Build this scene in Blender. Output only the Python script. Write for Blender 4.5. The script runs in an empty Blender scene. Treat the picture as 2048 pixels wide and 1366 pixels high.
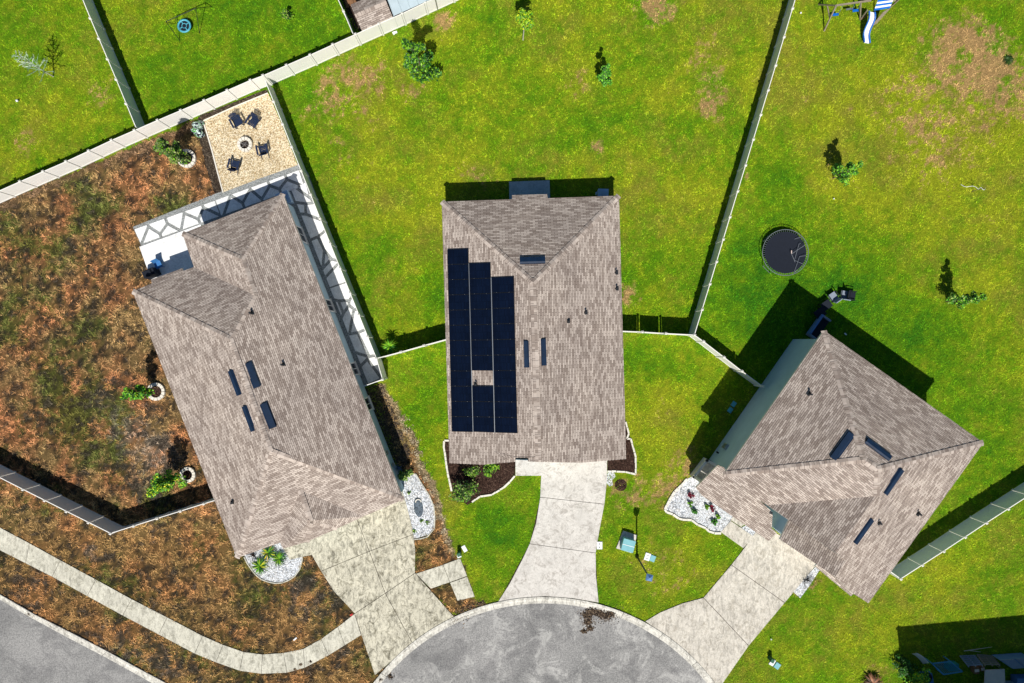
import bpy, math, random
import numpy as np
from math import radians, sin, cos, pi
from mathutils import Vector
S = bpy.context.scene
C = S.collection
random.seed(7)
# ------------------------------------------------------------------ camera, sky, sun, exposure
CAM_H = 53.0      # metres above the lawn
PXM = 27.0        # photo pixels per metre on the ground
CX, CY = 1024.0, 683.0
cam = bpy.data.cameras.new('camera')
cam.sensor_width = 36.0
cam.lens = 36.0 * PXM * CAM_H / 2048.0
cam.clip_end = 2000
camo = bpy.data.objects.new('camera', cam)
C.objects.link(camo)
camo.location = (0, 0, CAM_H)
camo.rotation_euler = (0, 0, 0)
S.camera = camo
EL = 54.7
W = bpy.data.worlds.new('World')
S.world = W
W.use_nodes = True
wn = W.node_tree
bg = wn.nodes['Background']
sky = wn.nodes.new('ShaderNodeTexSky')
sky.sky_type = 'NISHITA'
sky.sun_disc = False
sky.sun_elevation = radians(EL)
sky.sun_rotation = radians(180)
hs = wn.nodes.new('ShaderNodeHueSaturation')
hs.inputs['Saturation'].default_value = 1.35
wn.links.new(sky.outputs[0], hs.inputs['Color'])
wn.links.new(hs.outputs[0], bg.inputs[0])
bg.inputs[1].default_value = 0.058
sl = bpy.data.lights.new('sun', 'SUN')
sl.energy = 5.0
sl.angle = radians(0.5)
sl.color = (1.0, 0.96, 0.9)
slo = bpy.data.objects.new('sun', sl)
C.objects.link(slo)
slo.rotation_euler = (radians(90 - EL), 0, radians(0.6))
slo.location = (0, -40, 60)
S.view_settings.view_transform = 'Standard'
S.view_settings.look = 'None'
S.view_settings.exposure = 0.0
S.view_settings.gamma = 1.0
S.view_settings.use_curve_mapping = False

# ------------------------------------------------------------------ helpers
def P(px, py, h=0.0):
    """point of the place at height h seen at photo pixel (px, py)"""
    k = (CAM_H - h) / CAM_H / PXM
    return Vector(((px - CX) * k, (CY - py) * k, h))

def tag(o, label=None, cat=None, group=None, kind=None):
    if label: o['label'] = label
    if cat: o['category'] = cat
    if group: o['group'] = group
    if kind: o['kind'] = kind
    return o

def thing(name, label, cat, loc=(0, 0, 0), rz=0.0, group=None):
    o = bpy.data.objects.new(name, None)
    o.empty_display_size = 0.3
    C.objects.link(o)
    o.location = loc
    o.rotation_euler = (0, 0, rz)
    return tag(o, label, cat, group)

def kids(o):
    return [c for c in C.objects if c.parent == o]

def copy_tree(o, parent=None):
    c = o.copy()
    C.objects.link(c)
    if parent: c.parent = parent
    for ch in kids(o):
        copy_tree(ch, c)
    return c

def root_loc(o):
    while o.parent: o = o.parent
    return Vector(o.location)

class MB:
    """mesh collector"""
    def __init__(s):
        s.v = []; s.f = []; s.m = []; s.uv = []; s.col = []
    def face(s, pts, m=0, uv=None, col=None):
        n = len(s.v)
        s.v += [tuple(p) for p in pts]
        s.f.append(tuple(range(n, n + len(pts))))
        s.m.append(m); s.uv.append(uv); s.col.append(col)
    def box(s, c, d, rz=0.0, m=0, R=None, taper=1.0, col=None):
        x, y, z = d[0] / 2, d[1] / 2, d[2] / 2
        q = []
        for sz in (-1, 1):
            t = taper if sz > 0 else 1.0
            for sx, sy in ((-1, -1), (1, -1), (1, 1), (-1, 1)):
                q.append(Vector((sx * x * t, sy * y * t, sz * z)))
        if R is not None: q = [R @ p for p in q]
        elif rz:
            ca, sa = cos(rz), sin(rz)
            q = [Vector((p.x * ca - p.y * sa, p.x * sa + p.y * ca, p.z)) for p in q]
        c = Vector(c)
        q = [p + c for p in q]
        for f in ((3, 2, 1, 0), (4, 5, 6, 7), (0, 1, 5, 4), (1, 2, 6, 5), (2, 3, 7, 6), (3, 0, 4, 7)):
            s.face([q[i] for i in f], m, None, col)
    def bar(s, a, b, w, h=None, m=0, col=None):
        """square bar from a to b"""
        a, b = Vector(a), Vector(b)
        h = h or w
        d = b - a
        L = d.length
        if L < 1e-6: return
        R = d.to_track_quat('Y', 'Z').to_matrix()
        s.box((a + b) / 2, (w, L, h), R=R, m=m, col=col)
    def tube(s, a, b, r1, r2=None, n=8, m=0, cap=True, col=None):
        a, b = Vector(a), Vector(b)
        r2 = r1 if r2 is None else r2
        d = (b - a)
        R = d.to_track_quat('Z', 'Y').to_matrix()
        A = [a + R @ Vector((cos(2 * pi * i / n) * r1, sin(2 * pi * i / n) * r1, 0)) for i in range(n)]
        B = [b + R @ Vector((cos(2 * pi * i / n) * r2, sin(2 * pi * i / n) * r2, 0)) for i in range(n)]
        for i in range(n):
            j = (i + 1) % n
            s.face([A[i], A[j], B[j], B[i]], m, None, col)
        if cap:
            s.face(A[::-1], m, None, col); s.face(B, m, None, col)
    def lathe(s, c, prof, n=24, m=0, sx=1.0, sy=1.0):
        c = Vector(c)
        rings = [[c + Vector((cos(2 * pi * i / n) * r * sx, sin(2 * pi * i / n) * r * sy, z)) for i in range(n)] for r, z in prof]
        for a, b in zip(rings, rings[1:]):
            for i in range(n):
                j = (i + 1) % n
                s.face([a[i], a[j], b[j], b[i]], m)
    def prism(s, pts, z0, z1, m=0, mside=None):
        """pts: list of 2D/3D points, counter clockwise or not"""
        pts = [Vector((p[0], p[1], 0)) for p in pts]
        if area(pts) < 0: pts = pts[::-1]
        top = [Vector((p.x, p.y, z1)) for p in pts]
        bot = [Vector((p.x, p.y, z0)) for p in pts]
        s.face(top, m); s.face(bot[::-1], m)
        n = len(pts)
        for i in range(n):
            j = (i + 1) % n
            s.face([bot[i], bot[j], top[j], top[i]], m if mside is None else mside)
    def build(s, name, mats, parent=None, world=False, smooth=False, merge=True):
        me = bpy.data.meshes.new(name)
        v = s.v
        if world and parent is not None:
            r = root_loc(parent)
            v = [(p[0] - r.x, p[1] - r.y, p[2] - r.z) for p in v]
        f = s.f
        if merge:
            seen = {}; nv = []; mp = []
            for p in v:
                k = (round(p[0], 4), round(p[1], 4), round(p[2], 4))
                if k not in seen:
                    seen[k] = len(nv); nv.append(p)
                mp.append(seen[k])
            keep = []
            ff = []
            for i, fc in enumerate(f):
                g = [mp[j] for j in fc]
                if len(set(g)) == len(g):
                    ff.append(g); keep.append(i)
            v, f = nv, ff
        else:
            keep = list(range(len(f)))
        me.from_pydata(v, [], f)
        if not isinstance(mats, (list, tuple)): mats = [mats]
        for mt in mats: me.materials.append(mt)
        if len(mats) > 1:
            me.polygons.foreach_set('material_index', [s.m[i] for i in keep])
        if any(u is not None for u in s.uv):
            ul = me.uv_layers.new(name='UVMap')
            dat = []
            for i in keep:
                u = s.uv[i]
                if u is None: u = [(0, 0)] * len(s.f[i])
                for q in u: dat += [q[0], q[1]]
            ul.data.foreach_set('uv', dat)
        if any(c is not None for c in s.col):
            at = me.color_attributes.new('tint', 'FLOAT_COLOR', 'CORNER')
            dat = []
            for i in keep:
                c = s.col[i] or (1, 1, 1)
                dat += [c[0], c[1], c[2], 1.0] * len(s.f[i])
            at.data.foreach_set('color', dat)
        if smooth: me.polygons.foreach_set('use_smooth', [True] * len(me.polygons))
        me.update()
        o = bpy.data.objects.new(name, me)
        C.objects.link(o)
        if parent is not None: o.parent = parent
        return o

def area(pts):
    a = 0
    for i in range(len(pts)):
        p, q = pts[i], pts[(i + 1) % len(pts)]
        a += p[0] * q[1] - q[0] * p[1]
    return a / 2

def inset(pts, d):
    """offset polygon inwards by d (2D)"""
    pts = [Vector((p[0], p[1])) for p in pts]
    if area(pts) < 0: pts = pts[::-1]
    n = len(pts); out = []
    for i in range(n):
        a, b, c = pts[i - 1], pts[i], pts[(i + 1) % n]
        e1 = (b - a).normalized(); e2 = (c - b).normalized()
        n1 = Vector((-e1.y, e1.x)); n2 = Vector((-e2.y, e2.x))
        m = n1 + n2
        if m.length < 1e-5: m = n1
        m.normalize()
        k = d / max(0.35, m.dot(n1))
        out.append(b + m * k)
    return out

def lin(r, g, b):
    f = lambda c: (c / 255 / 12.92) if c <= 10 else ((c / 255 + 0.055) / 1.055) ** 2.4
    return (f(r), f(g), f(b))

# ------------------------------------------------------------------ numpy noise
_rng = np.random.RandomState(11)
_tab = _rng.rand(256, 256)
def vnoise(x, y):
    xi = np.floor(x).astype(int); yi = np.floor(y).astype(int)
    fx = x - xi; fy = y - yi
    fx = fx * fx * (3 - 2 * fx); fy = fy * fy * (3 - 2 * fy)
    a = _tab[xi & 255, yi & 255]; b = _tab[(xi + 1) & 255, yi & 255]
    c = _tab[xi & 255, (yi + 1) & 255]; d = _tab[(xi + 1) & 255, (yi + 1) & 255]
    return (a * (1 - fx) + b * fx) * (1 - fy) + (c * (1 - fx) + d * fx) * fy
def fbm(x, y, sc, octv=4, off=0.0):
    s = 0; a = 1; t = 0
    for i in range(octv):
        s = s + a * vnoise(x * sc + off + 17.3 * i, y * sc - off + 9.1 * i)
        t += a; a *= 0.55; sc *= 2.03
    return s / t
def inpoly(px, py, poly):
    r = np.zeros(px.shape, bool)
    n = len(poly)
    for i in range(n):
        x1, y1 = poly[i][:2]; x2, y2 = poly[(i + 1) % n][:2]
        if y1 == y2: continue
        c = ((y1 > py) != (y2 > py)) & (px < (x2 - x1) * (py - y1) / (y2 - y1) + x1)
        r ^= c
    return r

# ------------------------------------------------------------------ materials
MATS = {}
def nt(name):
    m = bpy.data.materials.new(name); m.use_nodes = True
    t = m.node_tree; b = t.nodes['Principled BSDF']
    MATS[name] = m
    return m, t, b
def nd(t, k, **kw):
    n = t.nodes.new(k)
    for a, v in kw.items():
        if a.startswith('i_'):
            n.inputs[a[2:].replace('_', ' ')].default_value = v
        else: setattr(n, a, v)
    return n
def ramp(t, fac, stops):
    r = t.nodes.new('ShaderNodeValToRGB')
    el = r.color_ramp.elements
    while len(el) < len(stops): el.new(0.5)
    for e, (p, c) in zip(el, stops):
        e.position = p; e.color = (c[0], c[1], c[2], 1)
    t.links.new(fac, r.inputs[0])
    return r
def mixc(t, kind, fac, a, b):
    n = t.nodes.new('ShaderNodeMix'); n.data_type = 'RGBA'; n.blend_type = kind
    if isinstance(fac, (int, float)): n.inputs[0].default_value = fac
    else: t.links.new(fac, n.inputs[0])
    for s, i in ((a, 6), (b, 7)):
        if isinstance(s, (tuple, list)): n.inputs[i].default_value = (s[0], s[1], s[2], 1)
        else: t.links.new(s, n.inputs[i])
    return n.outputs[2]
def coords(t):
    return t.nodes.new('ShaderNodeNewGeometry').outputs['Position']
def noise(t, sc, det=4, rough=0.6, vec=None, dist=0.0):
    n = t.nodes.new('ShaderNodeTexNoise')
    n.inputs['Scale'].default_value = sc; n.inputs['Detail'].default_value = det
    n.inputs['Roughness'].default_value = rough; n.inputs['Distortion'].default_value = dist
    t.links.new(vec if vec is not None else coords(t), n.inputs['Vector'])
    return n.outputs['Fac']
def bump(t, b, h, strength=0.5, dist=0.02):
    n = t.nodes.new('ShaderNodeBump')
    n.inputs['Strength'].default_value = strength; n.inputs['Distance'].default_value = dist
    t.links.new(h, n.inputs['Height']); t.links.new(n.outputs[0], b.inputs['Normal'])

def simple(name, c, rough=0.6, var=0.15, sc=3.0, metal=0.0, spec=0.3, fine=30):
    m, t, b = nt(name)
    f = noise(t, sc, 5)
    g = noise(t, fine, 2)
    lo = tuple(x * (1 - var) for x in c); hi = tuple(min(1, x * (1 + var)) for x in c)
    r = ramp(t, f, [(0.3, lo), (0.7, hi)])
    r2 = ramp(t, g, [(0.3, (1 - var * .7,) * 3), (0.7, (1, 1, 1))])
    t.links.new(mixc(t, 'MULTIPLY', 1.0, r.outputs[0], r2.outputs[0]), b.inputs['Base Color'])
    b.inputs['Roughness'].default_value = rough
    b.inputs['Metallic'].default_value = metal
    b.inputs['Specular IOR Level'].default_value = spec
    return m

def m_shingle(name='shingle', c1=(108, 94, 86), c2=(218, 206, 194), cm=(70, 58, 52), bw=0.42, rh=0.125):
    m, t, b = nt(name)
    uv = nd(t, 'ShaderNodeUVMap')
    br = nd(t, 'ShaderNodeTexBrick', offset=0.5, squash=1.0)
    br.inputs['Scale'].default_value = 1.0
    br.inputs['Brick Width'].default_value = bw
    br.inputs['Row Height'].default_value = rh
    br.inputs['Mortar Size'].default_value = 0.011
    br.inputs['Mortar Smooth'].default_value = 0.1
    br.inputs['Bias'].default_value = 0.05
    br.inputs['Color1'].default_value = (*lin(*c1), 1)
    br.inputs['Color2'].default_value = (*lin(*c2), 1)
    br.inputs['Mortar'].default_value = (*lin(*cm), 1)
    # push the random mix to a blend: keeps most tabs mid-tone, a few light or dark
    t.links.new(uv.outputs[0], br.inputs['Vector'])
    mid = lin(182, 167, 155)
    cb_ = mixc(t, 'MIX', 0.40, br.outputs['Color'], mid)
    c = mixc(t, 'MIX', br.outputs['Fac'], cb_, lin(*cm))
    n1 = noise(t, 0.35, 4)
    r1 = ramp(t, n1, [(0.3, (0.86, 0.85, 0.85)), (0.7, (1.08, 1.07, 1.05))])
    n2 = noise(t, 45, 3, 0.8)
    r2 = ramp(t, n2, [(0.3, (0.78, 0.78, 0.78)), (0.7, (1.12, 1.12, 1.12))])
    # streaks down each slope
    mp = nd(t, 'ShaderNodeMapping'); mp.inputs['Scale'].default_value = (1.6, 0.12, 1)
    t.links.new(uv.outputs[0], mp.inputs[0])
    n3 = noise(t, 1.0, 3, vec=mp.outputs[0])
    r3 = ramp(t, n3, [(0.35, (0.97, 0.97, 0.97)), (0.65, (1.02, 1.02, 1.02))])
    c = mixc(t, 'MULTIPLY', 1, c, r1.outputs[0])
    c = mixc(t, 'MULTIPLY', 1, c, r2.outputs[0])
    c = mixc(t, 'MULTIPLY', 1, c, r3.outputs[0])
    t.links.new(c, b.inputs['Base Color'])
    b.inputs['Roughness'].default_value = 0.95
    b.inputs['Specular IOR Level'].default_value = 0.1
    bump(t, b, br.outputs['Fac'], -0.4, 0.02)
    return m
m_shingle()

def m_concrete(name, c, stain=0.35, cs=(120, 112, 92), sc=0.8, streak=True):
    m, t, b = nt(name)
    pos = coords(t)
    base = lin(*c)
    n1 = noise(t, sc, 8, 0.7, pos, 0.6)
    r1 = ramp(t, n1, [(0.42, base), (0.62, tuple(x * 0.86 for x in base))])
    n2 = noise(t, 1.5, 12, 0.82, pos, 1.2)
    rs = ramp(t, n2, [(0.50, (0, 0, 0)), (0.60, (1, 1, 1))])
    mu = nd(t, 'ShaderNodeMath', operation='MULTIPLY'); mu.inputs[1].default_value = stain
    t.links.new(rs.outputs[0], mu.inputs[0])
    cc = mixc(t, 'MIX', mu.outputs[0], r1.outputs[0], lin(*cs))
    if streak:
        mp = nd(t, 'ShaderNodeMapping'); mp.inputs['Scale'].default_value = (4.2, 1.6, 1)
        mp.inputs['Rotation'].default_value = (0, 0, radians(24))
        t.links.new(pos, mp.inputs[0])
        n4 = noise(t, 1.0, 6, 0.8, mp.outputs[0], 0.8)
        r4 = ramp(t, n4, [(0.46, (1, 1, 1)), (0.62, (1 - stain * .75,) * 3)])
        cc = mixc(t, 'MULTIPLY', 1, cc, r4.outputs[0])
    n3 = noise(t, 9, 6, 0.9, pos)
    r3 = ramp(t, n3, [(0.36, (0.78, 0.78, 0.76)), (0.54, (1.05, 1.05, 1.05))])
    cc = mixc(t, 'MULTIPLY', 1, cc, r3.outputs[0])
    # little dark cracks and leaf marks
    v = nd(t, 'ShaderNodeTexVoronoi', feature='DISTANCE_TO_EDGE'); v.inputs['Scale'].default_value = 0.55
    wv = nd(t, 'ShaderNodeVectorMath', operation='ADD')
    nz = t.nodes.new('ShaderNodeTexNoise'); nz.inputs['Scale'].default_value = 2.5; nz.inputs['Detail'].default_value = 6
    t.links.new(pos, nz.inputs['Vector']); t.links.new(pos, wv.inputs[0]); t.links.new(nz.outputs['Color'], wv.inputs[1])
    t.links.new(wv.outputs[0], v.inputs['Vector'])
    rc = ramp(t, v.outputs[0], [(0.0, (0.72, 0.70, 0.66)), (0.012, (1, 1, 1))])
    msk = ramp(t, noise(t, 0.5, 2, 0.5, pos), [(0.5, (0, 0, 0)), (0.6, (1, 1, 1))])
    cc2 = mixc(t, 'MULTIPLY', msk.outputs[0], cc, rc.outputs[0])
    t.links.new(cc2, b.inputs['Base Color'])
    b.inputs['Roughness'].default_value = 0.9
    b.inputs['Specular IOR Level'].default_value = 0.15
    bump(t, b, n3, 0.3, 0.01)
    return m
m_concrete('concrete_driveway_aged', (216, 210, 188), 0.75, (104, 98, 78))
m_concrete('concrete_driveway_pale', (214, 209, 200), 0.6, (140, 132, 122), streak=False)
m_concrete('concrete_driveway_grey', (216, 209, 195), 0.5, (140, 130, 112))
m_concrete('concrete_walk', (216, 212, 194), 0.5, (126, 122, 104))
m_concrete('concrete_white', (246, 246, 244), 0.12, (150, 150, 150))
m_concrete('concrete_patio', (186, 196, 198), 0.25, (90, 94, 90), streak=False)
m_concrete('curb_concrete', (222, 218, 206), 0.55, (96, 92, 84))

def m_asphalt():
    m, t, b = nt('asphalt')
    pos = coords(t)
    n1 = noise(t, 0.25, 5, 0.6, pos)
    r1 = ramp(t, n1, [(0.3, lin(134, 133, 130)), (0.7, lin(160, 158, 154))])
    n2 = noise(t, 9, 4, 0.95, pos)
    r2 = ramp(t, n2, [(0.38, (0.58, 0.58, 0.6)), (0.62, (1.3, 1.3, 1.28))])
    cc = mixc(t, 'MULTIPLY', 1, r1.outputs[0], r2.outputs[0])
    # pale sandy swirls dried in the bulb of the street
    n3 = noise(t, 0.5, 14, 0.8, pos, 0.7)
    r3 = ramp(t, n3, [(0.53, (0, 0, 0)), (0.57, (1, 1, 1)), (0.64, (.1, .1, .1))])
    sp = nd(t, 'ShaderNodeSeparateXYZ'); t.links.new(pos, sp.inputs[0])
    mr = nd(t, 'ShaderNodeMapRange'); mr.inputs[1].default_value = -16; mr.inputs[2].default_value = -5
    t.links.new(sp.outputs[0], mr.inputs[0])
    mm = nd(t, 'ShaderNodeMath', operation='MULTIPLY'); t.links.new(r3.outputs[0], mm.inputs[0]); t.links.new(mr.outputs[0], mm.inputs[1])
    m2 = nd(t, 'ShaderNodeMath', operation='MULTIPLY'); m2.inputs[1].default_value = 0.42; t.links.new(mm.outputs[0], m2.inputs[0])
    cc = mixc(t, 'MIX', m2.outputs[0], cc, lin(214, 212, 204))
    n5 = noise(t, 0.6, 6, 0.6, pos, 1.0)
    r5 = ramp(t, n5, [(0.45, (1, 1, 1)), (0.62, (0.74, 0.74, 0.75))])
    cc = mixc(t, 'MULTIPLY', 1, cc, r5.outputs[0])
    t.links.new(cc, b.inputs['Base Color'])
    b.inputs['Roughness'].default_value = 0.92
    b.inputs['Specular IOR Level'].default_value = 0.2
    bump(t, b, n2, 0.5, 0.015)
m_asphalt()

def m_gravel(name, cs, sc=14.0, bstr=0.8):
    m, t, b = nt(name)
    pos = coords(t)
    v = nd(t, 'ShaderNodeTexVoronoi'); v.inputs['Scale'].default_value = sc
    t.links.new(pos, v.inputs['Vector'])
    sx = nd(t, 'ShaderNodeSeparateColor'); t.links.new(v.outputs['Color'], sx.inputs[0])
    n = len(cs)
    r = ramp(t, sx.outputs[0], [(i / max(1, n - 1), lin(*c)) for i, c in enumerate(cs)])
    rd = ramp(t, v.outputs['Distance'], [(0.3, (1, 1, 1)), (0.75, (0.45, 0.43, 0.4))])
    cc = mixc(t, 'MULTIPLY', 1, r.outputs[0], rd.outputs[0])
    n2 = noise(t, 1.1, 4, 0.6, pos)
    r2 = ramp(t, n2, [(0.35, (0.88, 0.87, 0.85)), (0.65, (1.05, 1.05, 1.05))])
    cc = mixc(t, 'MULTIPLY', 1, cc, r2.outputs[0])
    t.links.new(cc, b.inputs['Base Color'])
    b.inputs['Roughness'].default_value = 0.95
    b.inputs['Specular IOR Level'].default_value = 0.1
    bump(t, b, v.outputs['Distance'], -bstr, 0.03)
m_gravel('gravel_tan', [(188, 162, 120), (236, 218, 180), (246, 234, 205), (214, 190, 150)], 12)
m_gravel('gravel_grey', [(120, 126, 128), (186, 190, 190), (150, 156, 156)], 22)
m_gravel('gravel_dark', [(40, 34, 30), (88, 78, 66), (60, 50, 42), (120, 108, 92)], 12)
m_gravel('gravel_white', [(150, 156, 164), (236, 240, 244), (214, 220, 226), (250, 250, 250)], 11)
m_gravel('gravel_slate', [(80, 92, 104), (120, 134, 146), (100, 112, 124)], 18)
m_gravel('mulch', [(30, 20, 17), (74, 54, 46), (50, 36, 30), (104, 82, 70)], 14)

def m_tint(name, rough=0.85, trans=0.0, amt=1.0, bumpy=False, spec=0.1):
    m, t, b = nt(name)
    a = nd(t, 'ShaderNodeAttribute', attribute_name='tint')
    c = a.outputs['Color']
    if bumpy:
        pos = coords(t)
        n1 = noise(t, 9, 5, 0.75, pos)
        r1 = ramp(t, n1, [(0.3, (0.45, 0.5, 0.45)), (0.68, (1.25, 1.25, 1.2))])
        c = mixc(t, 'MULTIPLY', 1, c, r1.outputs[0])
        bump(t, b, n1, 1.0, 0.08)
    t.links.new(c, b.inputs['Base Color'])
    b.inputs['Roughness'].default_value = rough
    b.inputs['Specular IOR Level'].default_value = spec
    return m
m_tint('ground_soil_and_turf', bumpy=True)
m_tint('grass_blade')
m_tint('leaf', rough=0.55, spec=0.35)
m_tint('pebble')

simple('vinyl_fence', lin(243, 240, 232), 0.45, 0.04, 0.7)
simple('stucco', lin(176, 202, 214), 0.9, 0.06, 1.2)
simple('trim_white', lin(226, 222, 212), 0.6, 0.06)
simple('window_glass', (0.02, 0.025, 0.03), 0.15, 0.1, spec=0.6)
simple('window_frame', lin(225, 225, 222), 0.5, 0.05)
simple('vent_metal', lin(16, 40, 66), 0.45, 0.25, 2.0, 0.0, 0.5)
simple('pipe_black', (0.015, 0.018, 0.022), 0.5, 0.2)
simple('bark', lin(128, 110, 92), 0.9, 0.3, 9)
simple('bark_pale', lin(196, 190, 176), 0.9, 0.15, 9)
simple('block_white', lin(226, 220, 206), 0.9, 0.1, 4)
simple('soil', lin(60, 46, 38), 1.0, 0.4, 6)
simple('soil_tan', lin(150, 122, 92), 1.0, 0.3, 3)
simple('navy_plastic', lin(36, 48, 74), 0.4, 0.15, 6)
simple('black_metal', (0.012, 0.014, 0.018), 0.4, 0.2)
simple('black_fabric', lin(22, 28, 40), 0.8, 0.12, 8)
simple('grey_fabric', lin(136, 146, 160), 0.8, 0.12, 8)
simple('steel', lin(170, 176, 180), 0.35, 0.1, 5, 0.7)
simple('blue_plastic', lin(20, 104, 196), 0.4, 0.1)
simple('teal_plastic', lin(86, 172, 190), 0.4, 0.1)
simple('cover_blue', lin(60, 118, 176), 0.6, 0.12)
simple('ac_blue', lin(170, 196, 220), 0.5, 0.12)
simple('white_plastic', lin(236, 238, 236), 0.5, 0.05)
simple('box_green', lin(120, 180, 186), 0.5, 0.08, 4)
simple('utility_green', lin(26, 92, 66), 0.5, 0.12)
simple('wood_grey', lin(150, 138, 118), 0.85, 0.2, 7)
simple('wood_brown', lin(136, 100, 70), 0.85, 0.3, 6)
simple('red_plastic', lin(206, 30, 34), 0.4, 0.1)
simple('metal_roof', lin(196, 212, 216), 0.45, 0.1, 1.2, 0.2)
simple('tan_plastic', lin(226, 204, 192), 0.5, 0.08)
simple('storage_navy', lin(96, 132, 178), 0.5, 0.12)
simple('lattice_blue', lin(70, 140, 184), 0.5, 0.12)
simple('storage_green', lin(40, 130, 126), 0.5, 0.15)
simple('ash', lin(110, 106, 104), 1.0, 0.5, 14)
simple('garage_door', lin(226, 222, 212), 0.5, 0.05)
simple('slide_white', lin(232, 232, 236), 0.3, 0.03)

M = MATS
# solar glass: near-black blue cells with fine vertical lines
def m_solar():
    m, t, b = nt('solar_cells')
    uv = nd(t, 'ShaderNodeUVMap')
    br = nd(t, 'ShaderNodeTexBrick', offset=0.0)
    br.inputs['Scale'].default_value = 1.0
    br.inputs['Brick Width'].default_value = 0.085; br.inputs['Row Height'].default_value = 0.5
    br.inputs['Mortar Size'].default_value = 0.006
    br.inputs['Color1'].default_value = (*lin(8, 14, 30), 1); br.inputs['Color2'].default_value = (*lin(10, 20, 40), 1)
    br.inputs['Mortar'].default_value = (*lin(1, 4, 12), 1)
    t.links.new(uv.outputs[0], br.inputs['Vector'])
    n = noise(t, 1.2, 5)
    r = ramp(t, n, [(0.3, (0.8, 0.8, 0.8)), (0.7, (1.3, 1.3, 1.3))])
    t.links.new(mixc(t, 'MULTIPLY', 1, br.outputs['Color'], r.outputs[0]), b.inputs['Base Color'])
    b.inputs['Roughness'].default_value = 0.25
    b.inputs['Specular IOR Level'].default_value = 0.35
m_solar()

# ------------------------------------------------------------------ outlines on the ground (photo pixels)
BROWN = [(-160, 470), (0, 403), (250, 300), (390, 240), (412, 250), (450, 395), (290, 462), (330, 600), (474, 1090), (560, 1080), (640, 1090), (680, 1160), (740, 1220), (770, 1290), (775, 1400), (-160, 1400), (-160, 800)]
BROWN2 = [(752, 770), (772, 768), (800, 830), (835, 880), (846, 930), (868, 960), (880, 1020), (900, 1080), (935, 1150), (950, 1215), (905, 1225), (828, 1145), (820, 1000), (790, 900)]
DW1 = [  # aged driveway of the left house, slab by slab
 [(600, 1045), (700, 1005), (715.0, 1040), (739, 1102), (642.5, 1142), (624.7, 1111), (614.6, 1085.7)],
 [(700, 1005), (800, 965), (811, 1000), (821.5, 1040), (827.5, 1068), (739, 1102), (715, 1040)],
 [(642.5, 1142), (739, 1102), (770.8, 1186), (709.8, 1226.6), (668, 1182)],
 [(739, 1102), (827.5, 1068), (831, 1100), (830.4, 1145.4), (770.8, 1186)],
 [(709.8, 1226.6), (770.8, 1186), (825, 1285), (792, 1314.5), (750, 1350), (736.5, 1309), (721, 1263.5)],
 [(770.8, 1186), (830.4, 1145.4), (908, 1232.5), (868.5, 1256), (825, 1285)],
]
WALK1 = [[(565, 1094), (614.6, 1084), (624, 1109), (580, 1119)]]
STUB = [[(831.5, 1147), (886, 1129), (900, 1164), (862, 1177)], [(886, 1129), (920.6, 1116), (934.5, 1151.7), (900, 1164)],
        [(900, 1165), (934.5, 1152.5), (949.8, 1193), (915, 1201)]]
DW2 = [
 [(1083, 905), (1214.5, 905), (1214, 960), (1209, 1008), (1080, 994), (1082, 950)],
 [(1080, 994), (1209, 1008), (1199, 1060), (1191.5, 1105.5), (1059, 1087), (1072, 1045)],
 [(1059, 1087), (1191.5, 1105.5), (1192, 1150), (1197.5, 1205), (1145, 1196), (1090, 1192), (1045, 1195), (995.5, 1203.5), (1020, 1165), (1046, 1115)],
]
WALK2 = [[(1031, 890), (1083, 890), (1083, 951), (1031, 951)]]
DW3 = [
 [(1487, 1097), (1520, 1050), (1640, 1110), (1630, 1132), (1569, 1205), (1462, 1129)],
 [(1462, 1129), (1569, 1205), (1497, 1291), (1406.4, 1194.8)],
 [(1406.4, 1194.8), (1497, 1291), (1445, 1366), (1424, 1366), (1373.5, 1307), (1337, 1274), (1317, 1261), (1290, 1242), (1320, 1224), (1364, 1206)],
]
WALK3 = [[(1460.6, 1041), (1500, 1020), (1545, 1050), (1487, 1096), (1464, 1080), (1440, 1064.5)]]
SIDEWALK_U = [(-60, 1020), (0, 1054), (60, 1086), (122, 1120), (193, 1158.5), (264, 1197.5), (335, 1234), (406, 1271), (447, 1289), (487.6, 1303), (525.7, 1308), (567.6, 1305), (607, 1297), (642.5, 1277.4), (676, 1253), (709.8, 1226.6)]
SIDEWALK_L = [(-60, 1068), (0, 1099.7), (52, 1126), (105, 1153), (175, 1191.5), (246, 1230.5), (318, 1268.5), (390, 1306.6), (432, 1324), (480, 1341), (523, 1347), (574, 1345), (610, 1335), (657.8, 1310), (690, 1290), (722.5, 1269.8)]
CURB_W_O = [(-120, 1125), (0, 1187), (71, 1228), (145, 1265), (216, 1301.5), (275, 1334), (335, 1366), (400, 1401)]
CURB_W_I = [(-120, 1138), (0, 1199), (64, 1236), (136, 1275), (205, 1311), (262, 1342), (308, 1368), (372, 1403)]
CC = (1088.0, 1617.6); RO = 424.6; RI = 411.0
arc_o = [(CC[0] + RO * sin(radians(a)), CC[1] - RO * cos(radians(a))) for a in range(-74, 75, 2)]
arc_i = [(CC[0] + RI * sin(radians(a)), CC[1] - RI * cos(radians(a))) for a in range(-74, 75, 2)]
PATIO_GRAVEL = [(407.6, 240.8), (536.7, 186.4), (563, 247), (595.6, 330.4), (520, 357), (446, 385), (425, 300)]
DARK_GRAVEL = [(398, 232), (535, 178), (538, 188), (408, 243), (428, 305), (448, 386), (430, 388), (415, 345), (392, 250)]
FLAG_BED = [(266, 454), (430, 388), (598, 327), (616, 345), (771, 757), (724, 776), (640, 600), (567, 420), (402, 470), (405, 450), (284, 495)]
PATIO1 = [(280, 494), (402, 449), (430, 520), (330, 590), (303, 558)]
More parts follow.
